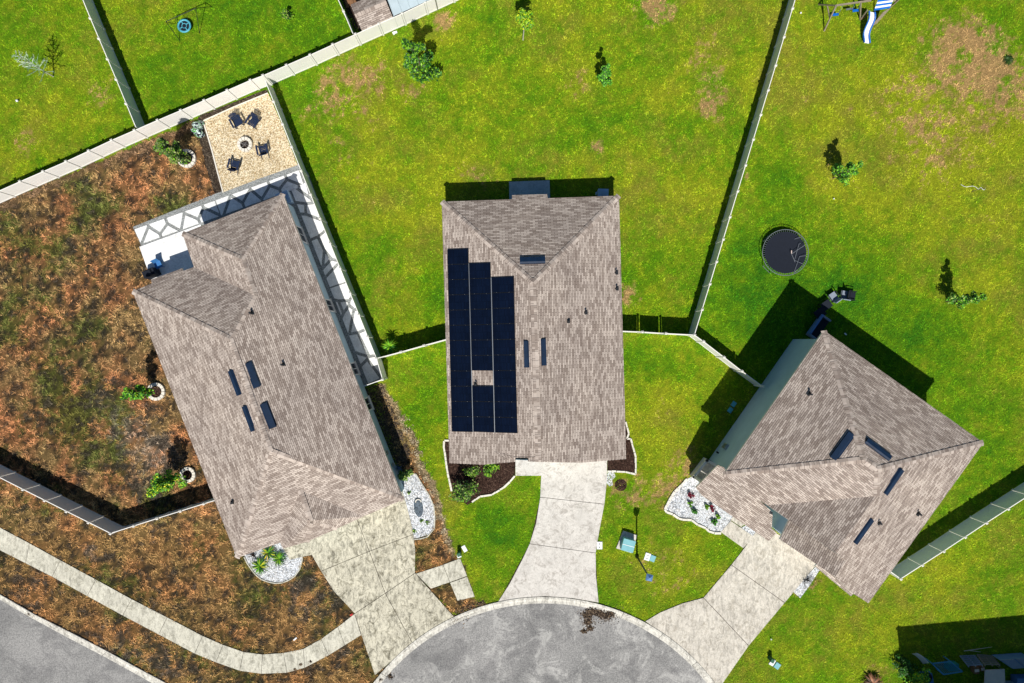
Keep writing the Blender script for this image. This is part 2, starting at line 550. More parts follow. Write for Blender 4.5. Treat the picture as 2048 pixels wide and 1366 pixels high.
BED_L1 = [(487, 1105), (491, 1117), (504.5, 1140), (523, 1158), (550.7, 1166.5), (578, 1161), (598, 1143), (606, 1120), (605, 1105), (590, 1070), (540, 1075)]
BED_R1 = [(800, 960), (813.6, 949), (820, 946), (832, 948), (846, 970.6), (860, 992), (867.4, 1010.6), (870, 1035), (869, 1056.7), (855, 1070), (827.4, 1077.6), (826, 1060), (810, 1000)]
BED_2L = [(900, 881), (888.5, 882), (888, 895), (889.5, 903.5), (894, 938), (903.5, 985), (935, 1010), (952, 999), (958, 993), (967, 991.5), (984, 989), (1007.6, 974.6), (1020, 963), (1030, 951.5), (1032, 900)]
BED_2R = [(1240, 842), (1251, 843), (1257, 866.6), (1261, 877), (1266, 895), (1271, 914), (1271, 948), (1250, 943), (1214.5, 941.7), (1214.5, 910), (1240, 900)]
BED_3 = [(1378, 956), (1374, 957.6), (1349, 982.5), (1329, 1017.6), (1345, 1028), (1364, 1038), (1383, 1039.6), (1395, 1049), (1410.8, 1055.7), (1428, 1064.5), (1441.5, 1064.5), (1462, 1040), (1500, 1020), (1420, 935)]
BED_3B = [(1481, 1056), (1500, 1046), (1530, 1060), (1507, 1078)]
BED_3C = [(1630, 1134), (1640, 1138), (1618, 1172), (1600, 1196), (1585, 1182)]
PAD_REAR = [(1018, 364), (1099, 361), (1101, 420), (1019, 420)]
PAD_TR = [(1246, 1061), (1273.8, 1070), (1262, 1105), (1232, 1095.7)]
STOOP3 = [(1409, 915), (1442, 932), (1420, 972), (1382, 952)]
ROAD = [(0, 0)]
HOUSE1 = [(576, 396), (800, 985), (730, 1015), (600, 1065), (490, 1098), (300, 590), (400, 545), (382, 475)]
HOUSE2 = [(898, 410), (1228, 402), (1240, 900), (908, 912)]
HOUSE3 = [(1592, 684), (1880, 868), (1670, 1160), (1420, 935), (1400, 930)]

NOGRASS = DW1 + WALK1 + STUB + DW2 + WALK2 + DW3 + WALK3 + [
    SIDEWALK_U + SIDEWALK_L[::-1], PATIO_GRAVEL, DARK_GRAVEL, FLAG_BED, PATIO1, BED_L1, BED_R1, BED_2L, BED_2R, BED_3, BED_3B, BED_3C,
    PAD_REAR, PAD_TR, STOOP3, HOUSE1, HOUSE2, HOUSE3, arc_o, CURB_W_O + [(400, 1500), (-200, 1500), (-200, 1125)],
    [(688, 0), (720, 62), (905, -20), (900, -60), (690, -60)]]

# colour of what grows or lies on the ground, from photo pixel coordinates
GREENER = [(1030, 1050, 70, 1.0), (960, 1040, 60, .8), (940, 760, 0, 0), (1560, 350, 40, .9), (1545, 400, 60, .7), (1290, 20, 45, .8), (1620, 620, 130, 1.2), (1850, 640, 110, .6),
           (1480, 600, 80, .9), (1500, 480, 60, .8), (1880, 750, 120, .7), (1230, 1060, 35, .7), (1195, 1180, 60, .5), (1450, 1080, 40, .6), (1590, 1250, 60, .6), (1720, 480, 90, .4),
           (900, 620, 60, .7), (770, 500, 60, .6), (620, 300, 60, .5), (850, 800, 60, .7), (1270, 560, 30, .5), (1790, 30, 90, .8), (1990, 90, 40, .8), (1060, 190, 50, .5), (960, 100, 60, .5),
           (430, 60, 120, .9), (600, 60, 100, 1.0), (350, 160, 80, .8), (60, 60, 90, .7), (180, 200, 80, .4), (1370, 760, 50, .4), (1560, 780, 90, .6), (1940, 900, 80, .6), (1380, 300, 60, .5),
           (760, 30, 60, .6), (1000, 20, 60, .5), (1260, 140, 60, .5), (1630, 1200, 50, .5), (2000, 1180, 60, .6), (1200, 240, 60, .5), (1110, 250, 50, .3), (880, 560, 40, .6), (640, 420, 40, .5),
           (1260, 720, 30, .8), (880, 720, 60, .4), (1735, 650, 90, .9), (1290, 730, 40, .5), (1330, 500, 50, .3), (1560, 560, 60, .9), (1570, 1330, 50, .5)]
DRIER = [(1700, 150, 170, .9), (1850, 300, 170, .9), (1650, 330, 100, .6), (1980, 450, 120, .8), (1900, 560, 90, .5), (1300, 200, 100, .5), (700, 180, 90, .7), (790, 230, 80, .4), (1100, 90, 90, .6),
         (1330, 850, 90, .7), (1330, 960, 60, .5), (1300, 1130, 110, .7), (1330, 780, 60, .4), (1360, 1120, 80, .5), (820, 440, 110, .6), (700, 330, 90, .4), (1330, 350, 90, .6), (1760, 1230, 110, .9),
         (1900, 1120, 90, .4), (1850, 1230, 60, .5), (1620, 1290, 90, .5), (130, 150, 110, .7), (50, 250, 80, .3), (110, 300, 60, .3), (1560, 60, 60, .4), (1730, 780, 90, .0), (900, 300, 90, .5), (1000, 60, 50, .4),
         (890, 1010, 40, .8), (940, 1130, 50, .5), (1060, 1000, 30, .9), (1040, 930, 0, 0), (1440, 450, 60, .3), (1190, 330, 60, .5), (1980, 250, 110, .9), (1540, 200, 50, .6), (2000, 650, 90, .5), (1990, 780, 70, .5), (860, 850, 40, .3)]
DEAD = [(700, 165, 45, .8), (655, 195, 35, .7), (600, 230, 20, .3), (760, 150, 30, .5), (885, 35, 20, 1.6), (1310, 5, 34, 1.6), (1420, 215, 22, 1.0), (1405, 130, 40, .35), (1198, 294, 12, 1.6), (1080, 400, 7, 1.2), (960, 355, 30, .4),
        (1910, 110, 60, .9), (1960, 95, 50, .9), (1890, 75, 30, .8), (1990, 150, 55, .9), (2030, 200, 55, .8), (1940, 180, 60, .6), (1870, 150, 30, .5), (1820, 230, 60, .5), (1860, 290, 50, .5), (2020, 60, 0, 0), (1150, 160, 40, .35),
        (1430, 170, 25, .5), (830, 190, 26, .5), (1255, 590, 22, .8), (1340, 980, 45, .7), (1370, 930, 25, .9), (1345, 960, 20, .7), (985, 1090, 0, 0), (1270, 980, 26, .7), (1243, 985, 30, .5), (1730, 340, 0, 0), (545, 190, 0, 0),
        (200, 185, 30, .5), (50, 280, 26, .6), (1420, 70, 30, .2), (720, 215, 22, .5), (1750, 1360, 60, .3), (1600, 1160, 30, .9), (1330, 1140, 60, .35), (1500, 350, 15, .5), (690, 290, 40, .3)]

def blobs(px, py, L):
    s = np.zeros(px.shape)
    for x, y, r, a in L:
        if r <= 0: continue
        s += a * np.exp(-((px - x) ** 2 + (py - y) ** 2) / (2.0 * (r * 0.75) ** 2))
    return s

def turf_state(px, py):
    """returns masks brown (0..1) and colour arrays of the turf"""
    jx = px + (fbm(px, py, 0.045, 3, 3.0) - .5) * 16
    jy = py + (fbm(px, py, 0.045, 3, 8.0) - .5) * 16
    br = inpoly(jx, jy, BROWN) | inpoly(jx, jy, BROWN2)
    return br

def turf_colour(px, py, br, rnd, fine=1.0):
    A = lambda c: np.array(lin(*c))[None, :]
    green = A((108, 152, 16)); deep = A((62, 124, 18)); yel = A((166, 174, 36)); olive = A((142, 132, 56)); dead = A((196, 152, 110))
    n1 = fbm(px, py, 0.012, 4, 5.0); n2 = fbm(px, py, 0.05, 4, 21.0); n3 = fbm(px, py, 0.16, 3, 33.0)
    dry = 0.37 + (n1 - .5) * 1.0 + (n2 - .5) * 1.1 + (n3 - .5) * 1.1 + 0.42 * blobs(px, py, DRIER) - 0.5 * blobs(px, py, GREENER)
    dry = dry + (rnd - .5) * 0.5 * fine
    d = np.clip(dry, 0, .95)[:, None]
    e = np.clip(-dry * 1.2, 0, 1)[:, None]
    o = np.clip((fbm(px, py, 0.02, 3, 71.0) - .42) * 4, 0, 1)[:, None]
    c = green * (1 - d) + (yel * (1 - o * .55) + olive * o * .55) * d
    c = c * (1 - e) + deep * e
    dd = blobs(px, py, DEAD) * (0.35 + 1.5 * np.clip((n2 - .32) * 2, 0, 1)) + (np.clip(dry - 1.0, 0, 1)) * .45
    n4 = fbm(px, py, 0.33, 2, 3.0)
    dm = np.clip(dd * 2.5, .12, 1)
    dd = np.clip((dd * .8 - .36 + ((n3 - .5) * 2.2 + (n4 - .5) * 1.6 + (rnd - .5) * .6 * fine) * dm) * 1.5, 0, .8)[:, None]
    c = c * (1 - dd) + dead * dd
    # the unmown, dead yard on the left
    rust = A((202, 140, 94)); straw = A((174, 142, 94)); dark = A((58, 50, 42)); sand = A((186, 176, 160)); wg = A((80, 106, 40)); ol = A((138, 126, 60))
    m1 = fbm(px, py, 0.022, 4, 91.0); m2 = fbm(px, py, 0.075, 4, 55.0); m3 = fbm(px, py, 0.012, 4, 41.0); m4 = fbm(px, py, 0.2, 3, 13.0)
    b = rust * np.clip((m1 - .35) * 3, 0, 1)[:, None] + straw * (1 - np.clip((m1 - .35) * 3, 0, 1))[:, None]
    front = np.clip((py - 1000) / 80 - np.clip((px - 300) / 500, 0, 1) * 0, 0, 1)
    b = b * (1 - (.45 * front)[:, None]) + (ol * (1 - .45) + rust * .45) * (.45 * front)[:, None]
    g = np.clip((m3 - .50) * 5 + blobs(px, py, [(210, 950, 80, .9), (150, 830, 70, .5), (240, 700, 60, .4), (30, 450, 60, .3), (330, 620, 50, .6), (60, 640, 60, .4), (420, 1130, 60, .3), (350, 1140, 70, .2), (160, 350, 60, .4), (350, 560, 40, .7), (260, 800, 40, .4)]) - .15 + (m4 - .5) * 2.5, 0, 1)[:, None] * .8
    b = b * (1 - g) + wg * g
    sd = np.clip(blobs(px, py, [(240, 850, 40, .7), (290, 890, 50, .8), (200, 790, 30, .5), (330, 910, 40, .7), (230, 740, 20, .4), (180, 1105, 25, .8), (300, 1060, 30, .3), (300, 970, 40, .5), (600, 1170, 60, .4), (640, 1230, 60, .3), (60, 1200, 60, .4), (230, 1300, 60, .5), (330, 1330, 60, .5), (690, 1300, 30, .5)]) * 1.0 - .35 + (m2 - .5) * 2.8 + (m4 - .5) * 1.5, 0, 1)[:, None] * .75
    b = b * (1 - sd) + sand * sd
    dk = np.clip((m2 - .46) * 5 + (m4 - .5) * 3.5, 0, 1)[:, None] * .85
    b = b * (1 - dk) + dark * dk
    # bare soil strip along the rear fence, rocky strip by the green lawn
    def near(px, py, a, bb):
        ax, ay = a; bx, by = bb
        L2 = (bx - ax) ** 2 + (by - ay) ** 2
        tt = np.clip(((px - ax) * (bx - ax) + (py - ay) * (by - ay)) / L2, 0, 1)
        return np.hypot(px - ax - tt * (bx - ax), py - ay - tt * (by - ay))
    s1 = np.clip(1.6 - near(px, py, (0, 412), (385, 252)) / 8 + (m2 - .5) * 2, 0, 1)[:, None] * .8
    b = b * (1 - s1) + A((140, 112, 84)) * s1
    pts = [(768, 765), (800, 830), (835, 885), (842, 930), (868, 975), (885, 1030), (905, 1095)]
    dmin = np.min([near(px, py, p, q) for p, q in zip(pts, pts[1:])], axis=0)
    s2 = np.clip(2.0 - dmin / 7 + (m2 - .5) * 2.5, 0, 1)[:, None] * .9
    b = b * (1 - s2) + A((178, 158, 122)) * s2
    dirt = np.clip(1.7 - near(px, py, (765, 770), (815, 905)) / 14, 0, 1)[:, None] * (px < 812)[:, None]
    k = br.astype(float)[:, None]
    out = c * (1 - k) + b * k
    return out

# ------------------------------------------------------------------ the ground: one sheet to the horizon
def make_ground():
    step = 0.22
    inner_x = np.arange(-42, 42.01, step); inner_y = np.arange(-29, 29.01, step)
    ox = np.array([50, 70, 110, 200, 450.])
    xs = np.concatenate([-ox[::-1], inner_x, ox]); ys = np.concatenate([-ox[::-1], inner_y, ox])
    X, Y = np.meshgrid(xs, ys)
    nx, ny = len(xs), len(ys)
    px = X.ravel() * PXM + CX; py = CY - Y.ravel() * PXM
    hz = (fbm(px, py, 0.03, 3, 2.0) - .5) * 0.0
    co = np.stack([X.ravel(), Y.ravel(), hz], 1).astype(np.float32)
    i = np.arange(nx * ny).reshape(ny, nx)
    q = np.stack([i[:-1, :-1], i[:-1, 1:], i[1:, 1:], i[1:, :-1]], -1).reshape(-1, 4)
    me = bpy.data.meshes.new('ground')
    me.vertices.add(len(co)); me.vertices.foreach_set('co', co.ravel())
    me.loops.add(q.size); me.loops.foreach_set('vertex_index', q.ravel().astype(np.int32))
    me.polygons.add(len(q)); me.polygons.foreach_set('loop_start', np.arange(0, q.size, 4, dtype=np.int32))
    me.update()
    br = turf_state(px, py)
    c = turf_colour(px, py, br, np.full(px.shape, .5), 0) * np.where(br, .42, .72)[:, None]
    at = me.color_attributes.new('tint', 'FLOAT_COLOR', 'POINT')
    at.data.foreach_set('color', np.concatenate([c, np.ones((len(c), 1))], 1).astype(np.float32).ravel())
    me.materials.append(M['ground_soil_and_turf'])
    o = bpy.data.objects.new('ground', me); C.objects.link(o)
    tag(o, kind='structure')
make_ground()

def tri_mesh(name, co, colr, mat):
    n = len(co) // 3
    me = bpy.data.meshes.new(name)
    me.vertices.add(len(co)); me.vertices.foreach_set('co', co.astype(np.float32).ravel())
    me.loops.add(len(co)); me.loops.foreach_set('vertex_index', np.arange(len(co), dtype=np.int32))
    me.polygons.add(n); me.polygons.foreach_set('loop_start', np.arange(0, 3 * n, 3, dtype=np.int32))
    me.update()
    at = me.color_attributes.new('tint', 'FLOAT_COLOR', 'POINT')
    cc = np.repeat(colr, 3, axis=0)
    at.data.foreach_set('color', np.concatenate([cc, np.ones((len(cc), 1))], 1).astype(np.float32).ravel())
    me.materials.append(mat)
    o = bpy.data.objects.new(name, me); C.objects.link(o)
    return o

def make_grass(n=560000):
    rg = np.random.RandomState(5)
    px = rg.uniform(-70, 2120, n); py = rg.uniform(-60, 1430, n)
    bad = np.zeros(n, bool)
    for p in NOGRASS: bad |= inpoly(px, py, p)
    px = px[~bad]; py = py[~bad]
    br = turf_state(px, py)
    for want, name, label, lab2 in ((False, 'lawn_grass', 'short green and yellowing mown grass of the lawns', 'grass'), (True, 'dry_grass', 'matted dead rust brown grass and weeds of the left yard', 'dry grass')):
        sel = br == want
        x = px[sel]; y = py[sel]; k = len(x)
        if want:   # thin the tufts where bare soil shows
            keep = fbm(x, y, 0.12, 3, 77.0) > .43
            x = x[keep]; y = y[keep]; k = len(x)
        rnd = rg.rand(k)
        col = turf_colour(x, y, np.full(k, want), rnd, 1.0)
        cl = fbm(x, y, 0.17, 3, 9.0); cl2 = fbm(x, y, 0.07, 2, 19.0)
        amp = (0.66 + 0.66 * np.clip((cl - .28) * 2.3, 0, 1)) * (0.85 + .3 * np.clip((cl2 - .3) * 2.5, 0, 1))
        col *= (amp * (0.55 + .85 * rg.rand(k)))[:, None] * (1.12 if want else 1.0)
        wx = (x - CX) / PXM; wy = (CY - y) / PXM
        ang = rg.uniform(0, 2 * pi, k)
        if want: ang = ang * .55 + 2 * pi * fbm(x, y, 0.08, 2, 60.0) * 2
        L = rg.uniform(.09, .21, k) * (1.45 if want else 1.0); Wd = rg.uniform(.03, .06, k) * (1.1 if want else 1.0)
        H = rg.uniform(.02, .10, k) * (1.5 if want else 1.0) * np.clip(cl * 2.2 - .1, .4, 1.6)
        dx = np.cos(ang); dy = np.sin(ang)
        a = np.stack([wx - dy * Wd / 2, wy + dx * Wd / 2, np.full(k, .0)], 1)
        b = np.stack([wx + dy * Wd / 2, wy - dx * Wd / 2, np.full(k, .004)], 1)
        c = np.stack([wx + dx * L, wy + dy * L, H], 1)
        co = np.stack([a, b, c], 1).reshape(-1, 3)
        o = tri_mesh(name, co, col, M['grass_blade'])
        tag(o, label, lab2, kind='stuff')
make_grass()

# ------------------------------------------------------------------ flat ground works
def W2(pts): return [P(x, y, 0) for x, y in pts]
def slab(name, polys, mat, z0, z1, gap=0.0, side=None):
    mb = MB()
    for p in polys:
        q = W2(p)
        if gap: q = inset(q, gap)
        mb.prism(q, z0, z1)
    return mb.build(name, mat)
def struct(o): o['kind'] = 'structure'; return o

struct(slab('driveway', DW1, M['concrete_driveway_aged'], -.02, .07, .018))
struct(slab('driveway', DW2, M['concrete_driveway_pale'], -.02, .071, .018))
struct(slab('driveway', DW3, M['concrete_driveway_grey'], -.02, .069, .018))
struct(slab('driveway_joint_soil', [[(600, 1045), (800, 965), (826, 1060), (830, 1144), (907, 1231), (825, 1284), (792, 1313), (752, 1348), (710, 1228), (643, 1142)],
     [(1084, 906), (1213, 906), (1208, 1008), (1191, 1106), (1196, 1203), (1090, 1192), (998, 1202), (1060, 1087), (1081, 994)],
     [(1521, 1051), (1629, 1131), (1496, 1290), (1445, 1360), (1424, 1362), (1374, 1306), (1317, 1260), (1292, 1241), (1406, 1196), (1463, 1129)]], M['soil'], -.02, .045))
struct(slab('front_walk', WALK1, M['concrete_driveway_aged'], -.02, .06))
struct(slab('front_walk', WALK2 + [[(1031, 880), (1056, 880), (1056, 930), (1031, 930)]][:0], M['concrete_driveway_pale'], -.02, .066))
struct(slab('front_walk', [[(1441, 1064), (1461, 1041), (1508, 1073), (1486, 1096)], [(1461, 1040), (1472, 1020), (1500, 1040), (1482, 1054)]], M['concrete_driveway_grey'], -.02, .063, .012))
sw = [[SIDEWALK_U[i], SIDEWALK_U[i + 1], SIDEWALK_L[i + 1], SIDEWALK_L[i]] for i in range(len(SIDEWALK_U) - 1)]
struct(slab('sidewalk', sw + STUB, M['concrete_walk'], -.02, .062, .014))
struct(slab('sidewalk_joint_soil', [[SIDEWALK_U[i], SIDEWALK_U[i + 1], SIDEWALK_L[i + 1], SIDEWALK_L[i]] for i in range(len(sw))], M['soil'], -.02, .04))
struct(slab('patio_slab', [PATIO1], M['concrete_white'], -.02, .09))
struct(slab('patio_slab', [PAD_REAR], M['concrete_patio'], -.02, .09))
struct(slab('equipment_pad', [PAD_TR], M['concrete_driveway_pale'], -.02, .12))
struct(slab('gravel_patio', [PATIO_GRAVEL], M['gravel_tan'], -.02, .035))
struct(slab('dark_gravel_strip', [DARK_GRAVEL], M['gravel_dark'], -.02, .025))
struct(slab('path_gravel', [FLAG_BED], M['gravel_grey'], -.02, .03))
for nm, p in (('white_gravel_bed', BED_L1), ('white_gravel_bed', BED_R1)):
    struct(slab(nm, [p], M['gravel_white'], -.02, .04))
struct(slab('grey_gravel_bed', [BED_3, BED_3B, BED_3C], M['gravel_white'], -.02, .04))
struct(slab('mulch_bed', [BED_2L, BED_2R], M['mulch'], -.02, .04))
circ = lambda x, y, r, n=20, ry=None: [(x + r * cos(2 * pi * i / n) * (1 + .05 * sin(3 * i)), y + (ry or r) * sin(2 * pi * i / n)) for i in range(n)]
struct(slab('mulch_ring', [circ(1241.5, 970, 12)], M['mulch'], -.02, .05))
struct(slab('side_soil', [[(724, 778), (764, 766), (822, 905), (806, 944), (790, 930)]], M['gravel_dark'], -.02, .024))
struct(slab('gravel_patch', [[(1215, 944), (1228, 944), (1231, 953), (1224, 960), (1226, 970), (1219, 973), (1213, 966)]], M['gravel_white'], -.02, .022))

# asphalt with the bulb of the street, joined out of frame
road_poly = [(CC[0] + 415 * sin(radians(a)), CC[1] - 415 * cos(radians(a))) for a in range(-74, 75, 2)]
struct(slab('street', [road_poly + [(1800, 1900), (400, 1900), (500, 1500)], CURB_W_I[:1] + CURB_W_I[1:] + [(560, 1500), (500, 1900), (-900, 1900), (-900, 740)]][:1], M['asphalt'], -.03, .012))
struct(slab('street', [[(-130, 1132)] + CURB_W_I[1:] + [(520, 1480), (430, 1895), (-900, 1900), (-900, 735)]], M['asphalt'], -.03, .0115))

def curb(outer, inner, seg):
    mb = MB(); i = 0
    n = len(outer)
    while i < n - 1:
        j = min(n - 1, i + seg)
        O = [P(*p) for p in outer[i:j + 1]]; I = [P(*p) for p in inner[i:j + 1]]
        for k in range(len(O) - 1):
            o1, o2, i1, i2 = O[k].copy(), O[k + 1].copy(), I[k].copy(), I[k + 1].copy()
            if k == 0:
                d = (o2 - o1).normalized() * .012; o1 += d; i1 += d
            if k == len(O) - 2:
                d = (o2 - o1).normalized() * .012; o2 -= d; i2 -= d
            def lv(t, z): return o1.lerp(i1, t) + Vector((0, 0, z)), o2.lerp(i2, t) + Vector((0, 0, z))
            prof = [(0, -.02), (0, .115), (.30, .11), (.58, .035), (1.0, .026), (1.0, -.02)]
            for (t1, z1), (t2, z2) in zip(prof, prof[1:]):
                a, b = lv(t1, z1); c, d2 = lv(t2, z2)
                mb.face([a, b, d2, c])
        i = j
    return mb.build('curb', M['curb_concrete'])
struct(curb(arc_o, arc_i, 6)); struct(curb(CURB_W_O, CURB_W_I, 2))
struct(slab('curb_joint_soil', [arc_o + arc_i[::-1]], M['soil'], -.02, .022))
struct(slab('curb_joint_soil', [CURB_W_O + CURB_W_I[::-1]], M['soil'], -.02, .0205))

# flagstones: convex cells with wide gravel joints
def clip(poly, p, n):
    out = []
    for i in range(len(poly)):
        a, b = poly[i], poly[(i + 1) % len(poly)]
        da = (a[0] - p[0]) * n[0] + (a[1] - p[1]) * n[1]; db = (b[0] - p[0]) * n[0] + (b[1] - p[1]) * n[1]
        if da <= 0: out.append(a)
        if (da < 0 < db) or (db < 0 < da):
            t = da / (da - db); out.append((a[0] + (b[0] - a[0]) * t, a[1] + (b[1] - a[1]) * t))
    return out
def flags(quads, nx, ny, rng):
    mb = MB()
    for quad, kx, ky in zip(quads, nx, ny):
        A, B, Cc, D = quad
        seeds = []
        for i in range(kx):
            for j in range(ky):
                u = (i + .5 + rng.uniform(-.32, .32)) / kx; v = (j + .5 + (.36 if i % 2 else -.36) * rng.uniform(.5, 1.1)) / ky
                x = (A[0] * (1 - u) + B[0] * u) * (1 - v) + (D[0] * (1 - u) + Cc[0] * u) * v
                y = (A[1] * (1 - u) + B[1] * u) * (1 - v) + (D[1] * (1 - u) + Cc[1] * u) * v
                seeds.append((x, y))
        for s in seeds:
            poly = [tuple(q) for q in quad]
            for q in seeds:
                if q is s: continue
                dx, dy = q[0] - s[0], q[1] - s[1]; L = math.hypot(dx, dy)
                if L > 900: continue
                nrm = (dx / L, dy / L); mid = ((s[0] + q[0]) / 2 - nrm[0] * 3.0, (s[1] + q[1]) / 2 - nrm[1] * 3.0)
                poly = clip(poly, mid, nrm)
                if len(poly) < 3: break
            if len(poly) >= 3 and abs(area(poly)) > 60:
                mb.prism(W2(poly), 0, .075)
    return mb.build('path', M['concrete_white'])
rg_ = random.Random(3)
fl = flags([[(270, 459), (430, 402), (441, 432), (283, 488)], [(432, 401), (598, 341), (608, 372), (443, 431)],
            [(583, 380), (615, 364), (695, 562), (660, 574)], [(661, 577), (696, 565), (768, 752), (737, 767)]], [9, 9, 11, 11], [1, 1, 1, 1], rg_)
struct(fl)

# edging strips
def edging(name, pts, label, w=.12, h=.12, mat='block_white', blocks=True, cat='edging'):
    mb = MB(); r = random.Random(len(pts))
    W_ = [P(*p) for p in pts]
    for a, b in zip(W_, W_[1:]):
        L = (b - a).length; n = max(1, int(L / (.32 if blocks else .9)))
        for i in range(n):
            p = a.lerp(b, i / n); q = a.lerp(b, (i + 1) / n)
            d = (q - p).normalized() * (.012 if blocks else -.005)
            j = Vector((r.uniform(-.012, .012), r.uniform(-.012, .012), 0)) if blocks else Vector()
            mb.bar(p + d + j + Vector((0, 0, h / 2)), q - d + j + Vector((0, 0, h / 2)), w * (r.uniform(.85, 1.15) if blocks else 1), h)
    o = mb.build(name, M[mat], merge=False)
    return tag(o, label, cat)
edging('patio_edging', [(408, 242), (470, 214), (536, 187)], 'white edging board along the top of the tan gravel patio', .08, .1, blocks=False)
edging('patio_edging', [(407, 243), (415, 268), (425, 302), (436, 345), (447, 385)], 'white edging board down the left side of the tan gravel patio', .09, .1, blocks=False)
edging('bed_edging', [(900, 881), (888.5, 881), (888, 895), (889.5, 903.5), (894, 938), (903.5, 982)], 'white stone edging on the left side of the mulch bed with shrubs', .13)
edging('bed_edging', [(944, 1004), (952, 998), (960, 992), (967, 991.5), (984, 989), (1007.6, 974.6), (1020, 963), (1030, 951.5)], 'curved white stone edging between the mulch bed and front lawn', .13)
edging('bed_edging', [(1251, 843), (1257, 866.6), (1253, 877), (1261, 877), (1266, 895), (1271, 914), (1271, 948), (1250, 943), (1214.5, 941.7)], 'white stone edging round the small mulch bed right of the middle driveway', .12)
edging('bed_edging', [(489, 1113.6), (495, 1126), (504.5, 1140), (512, 1149), (523, 1158), (536, 1163), (550.7, 1166), (565, 1165), (578, 1160), (590, 1152), (600, 1138), (605.5, 1118), (604, 1108)], 'thin pale edging around the white gravel bed with three cycads', .07, .1, 'concrete_walk', False)
edging('bed_edging', [(820, 946.5), (832, 948), (846, 970.6), (858, 989), (867.4, 1010.6), (870, 1035), (869, 1056.7), (855, 1073), (842, 1077), (827.4, 1078.6)], 'thin pale edging around the white gravel bed with the slate oval', .07, .1, 'concrete_walk', False)
edging('bed_edging', [(1374, 957.6), (1349, 982.5), (1338, 1000), (1329, 1017.6), (1333, 1024), (1345, 1028), (1356, 1036), (1364, 1038.5), (1383, 1039.6), (1395, 1049), (1410.8, 1055.7), (1417, 1062), (1428, 1065.5), (1441.5, 1065.5)], 'uneven white block edging round the flower bed of the two storey house', .16, .14)

# ------------------------------------------------------------------ fences
FH = 1.83
def fence(name, label, top_px, spacing=50.0, gate=(), end_posts=(True, True)):
    """privacy fence; top_px: photo pixels of its top line"""
    pts = [P(x, y, FH) for x, y in top_px]
    base = [Vector((p.x, p.y, 0)) for p in pts]
    t = thing(name, label, 'fence', base[0])
    posts = []
    for si, (a, b) in enumerate(zip(base, base[1:])):
        L = (b - a).length; n = max(1, round(L / 1.83))
        for i in range(n):
            p = a.lerp(b, i / n); q = a.lerp(b, (i + 1) / n)
            if i == 0: posts.append(p)
            posts.append(q)
            d = (q - p).normalized(); ang = math.atan2(d.y, d.x)
            l = (q - p).length - .17
            if l <= .1: continue
            mid = (p + q) / 2
            mb = MB()
            isg = (si, i) in gate
            if isg: l -= .10
            mb.box(mid + Vector((0, 0, FH - .07)), (l, .05, .10), ang)
            mb.box(mid + Vector((0, 0, .12)), (l, .05, .13), ang)
            nb = max(1, round(l / .165)); w = l / nb
            for k in range(nb):
                c = mid + d * (-l / 2 + w * (k + .5))
                mb.box(c + Vector((0, 0, .93)), (w - .010, .024, 1.52), ang)
            mb.box(mid + Vector((0, 0, .93)), (l, .012, 1.5), ang)
            pn = mb.build('gate' if isg else 'panel', M['vinyl_fence'], t, world=True, merge=False)
            if isg:
                hb = MB(); hb.box(mid + d * (l / 2 - .08) + Vector((-d.y, d.x, 0)) * .04 + Vector((0, 0, 1.1)), (.1, .05, .16), ang)
                hb.build('latch', M['black_metal'], pn, world=True)
    seen = []
    for i, p in enumerate(posts):
        if any((p - q).length < .05 for q in seen): continue
        seen.append(p)
        if (p - base[0]).length < .02 and not end_posts[0]: continue
        if (p - base[-1]).length < .02 and not end_posts[1]: continue
        k = min(range(len(base) - 1), key=lambda j: ((base[j] + base[j + 1]) / 2 - p).length)
        d = (base[k + 1] - base[k]).normalized(); ang = math.atan2(d.y, d.x)
        mb = MB(); mb.box(p + Vector((0, 0, .92)), (.127, .127, 1.88), ang)
        po = mb.build('post', M['vinyl_fence'], t, world=True)
        mc = MB(); mc.box(p + Vector((0, 0, 1.875)), (.17, .17, .035), ang); mc.box(p + Vector((0, 0, 1.92)), (.165, .165, .06), ang, taper=.15)
        mc.build('post_cap', M['trim_white'], po, world=True)
    return t
fence('privacy_fence', 'long pale vinyl fence along the brown yard and fire pit patio', [(-50, 403), (40, 363), (132, 323), (223, 280.5), (315, 240.5), (408, 201), (500.6, 160.5), (526, 151)])
fence('privacy_fence', 'white vinyl privacy fence across the back of the middle lawn, passing the neighbouring sheds', [(526, 151), (620, 110), (711, 68.5), (804, 27), (850, 5), (905, -20), (960, -46)], end_posts=(False, True))
fence('privacy_fence', 'vinyl fence between the two upper left lawns, its shaded green side showing', [(155, -26), (180.5, 36.7), (232.3, 159), (272, 256)], end_posts=(True, False))
fence('privacy_fence', 'short vinyl fence running off the top beside the shingled shed', [(662, -32), (687, 22.7), (706, 68)], end_posts=(True, False))
fence('privacy_fence', 'vinyl fence between the flagstone path and the middle lawn', [(529, 158), (583, 293.5), (640, 437), (700, 586), (752.7, 717), (765, 759)], end_posts=(False, True))
fence('privacy_fence', 'short vinyl fence closing the end of the flagstone path against the left house', [(765, 759), (723, 774)], end_posts=(False, False))
fence('privacy_fence', 'vinyl fence from the flagstone side yard to the left wall of the middle house', [(752.7, 717), (801.8, 704), (848, 691), (903, 676)], end_posts=(False, True))
fence('privacy_fence', 'long vinyl fence between the middle lawn and the lawn with the trampoline', [(1602, -40), (1551.4, 131), (1506.8, 279), (1460, 434), (1420, 568), (1389, 670)])
fence('privacy_fence', 'short vinyl fence with a gate from the right wall of the middle house', [(1389, 670), (1331.7, 667), (1285, 664), (1236, 662)], gate=((1, 0),), end_posts=(False, True))
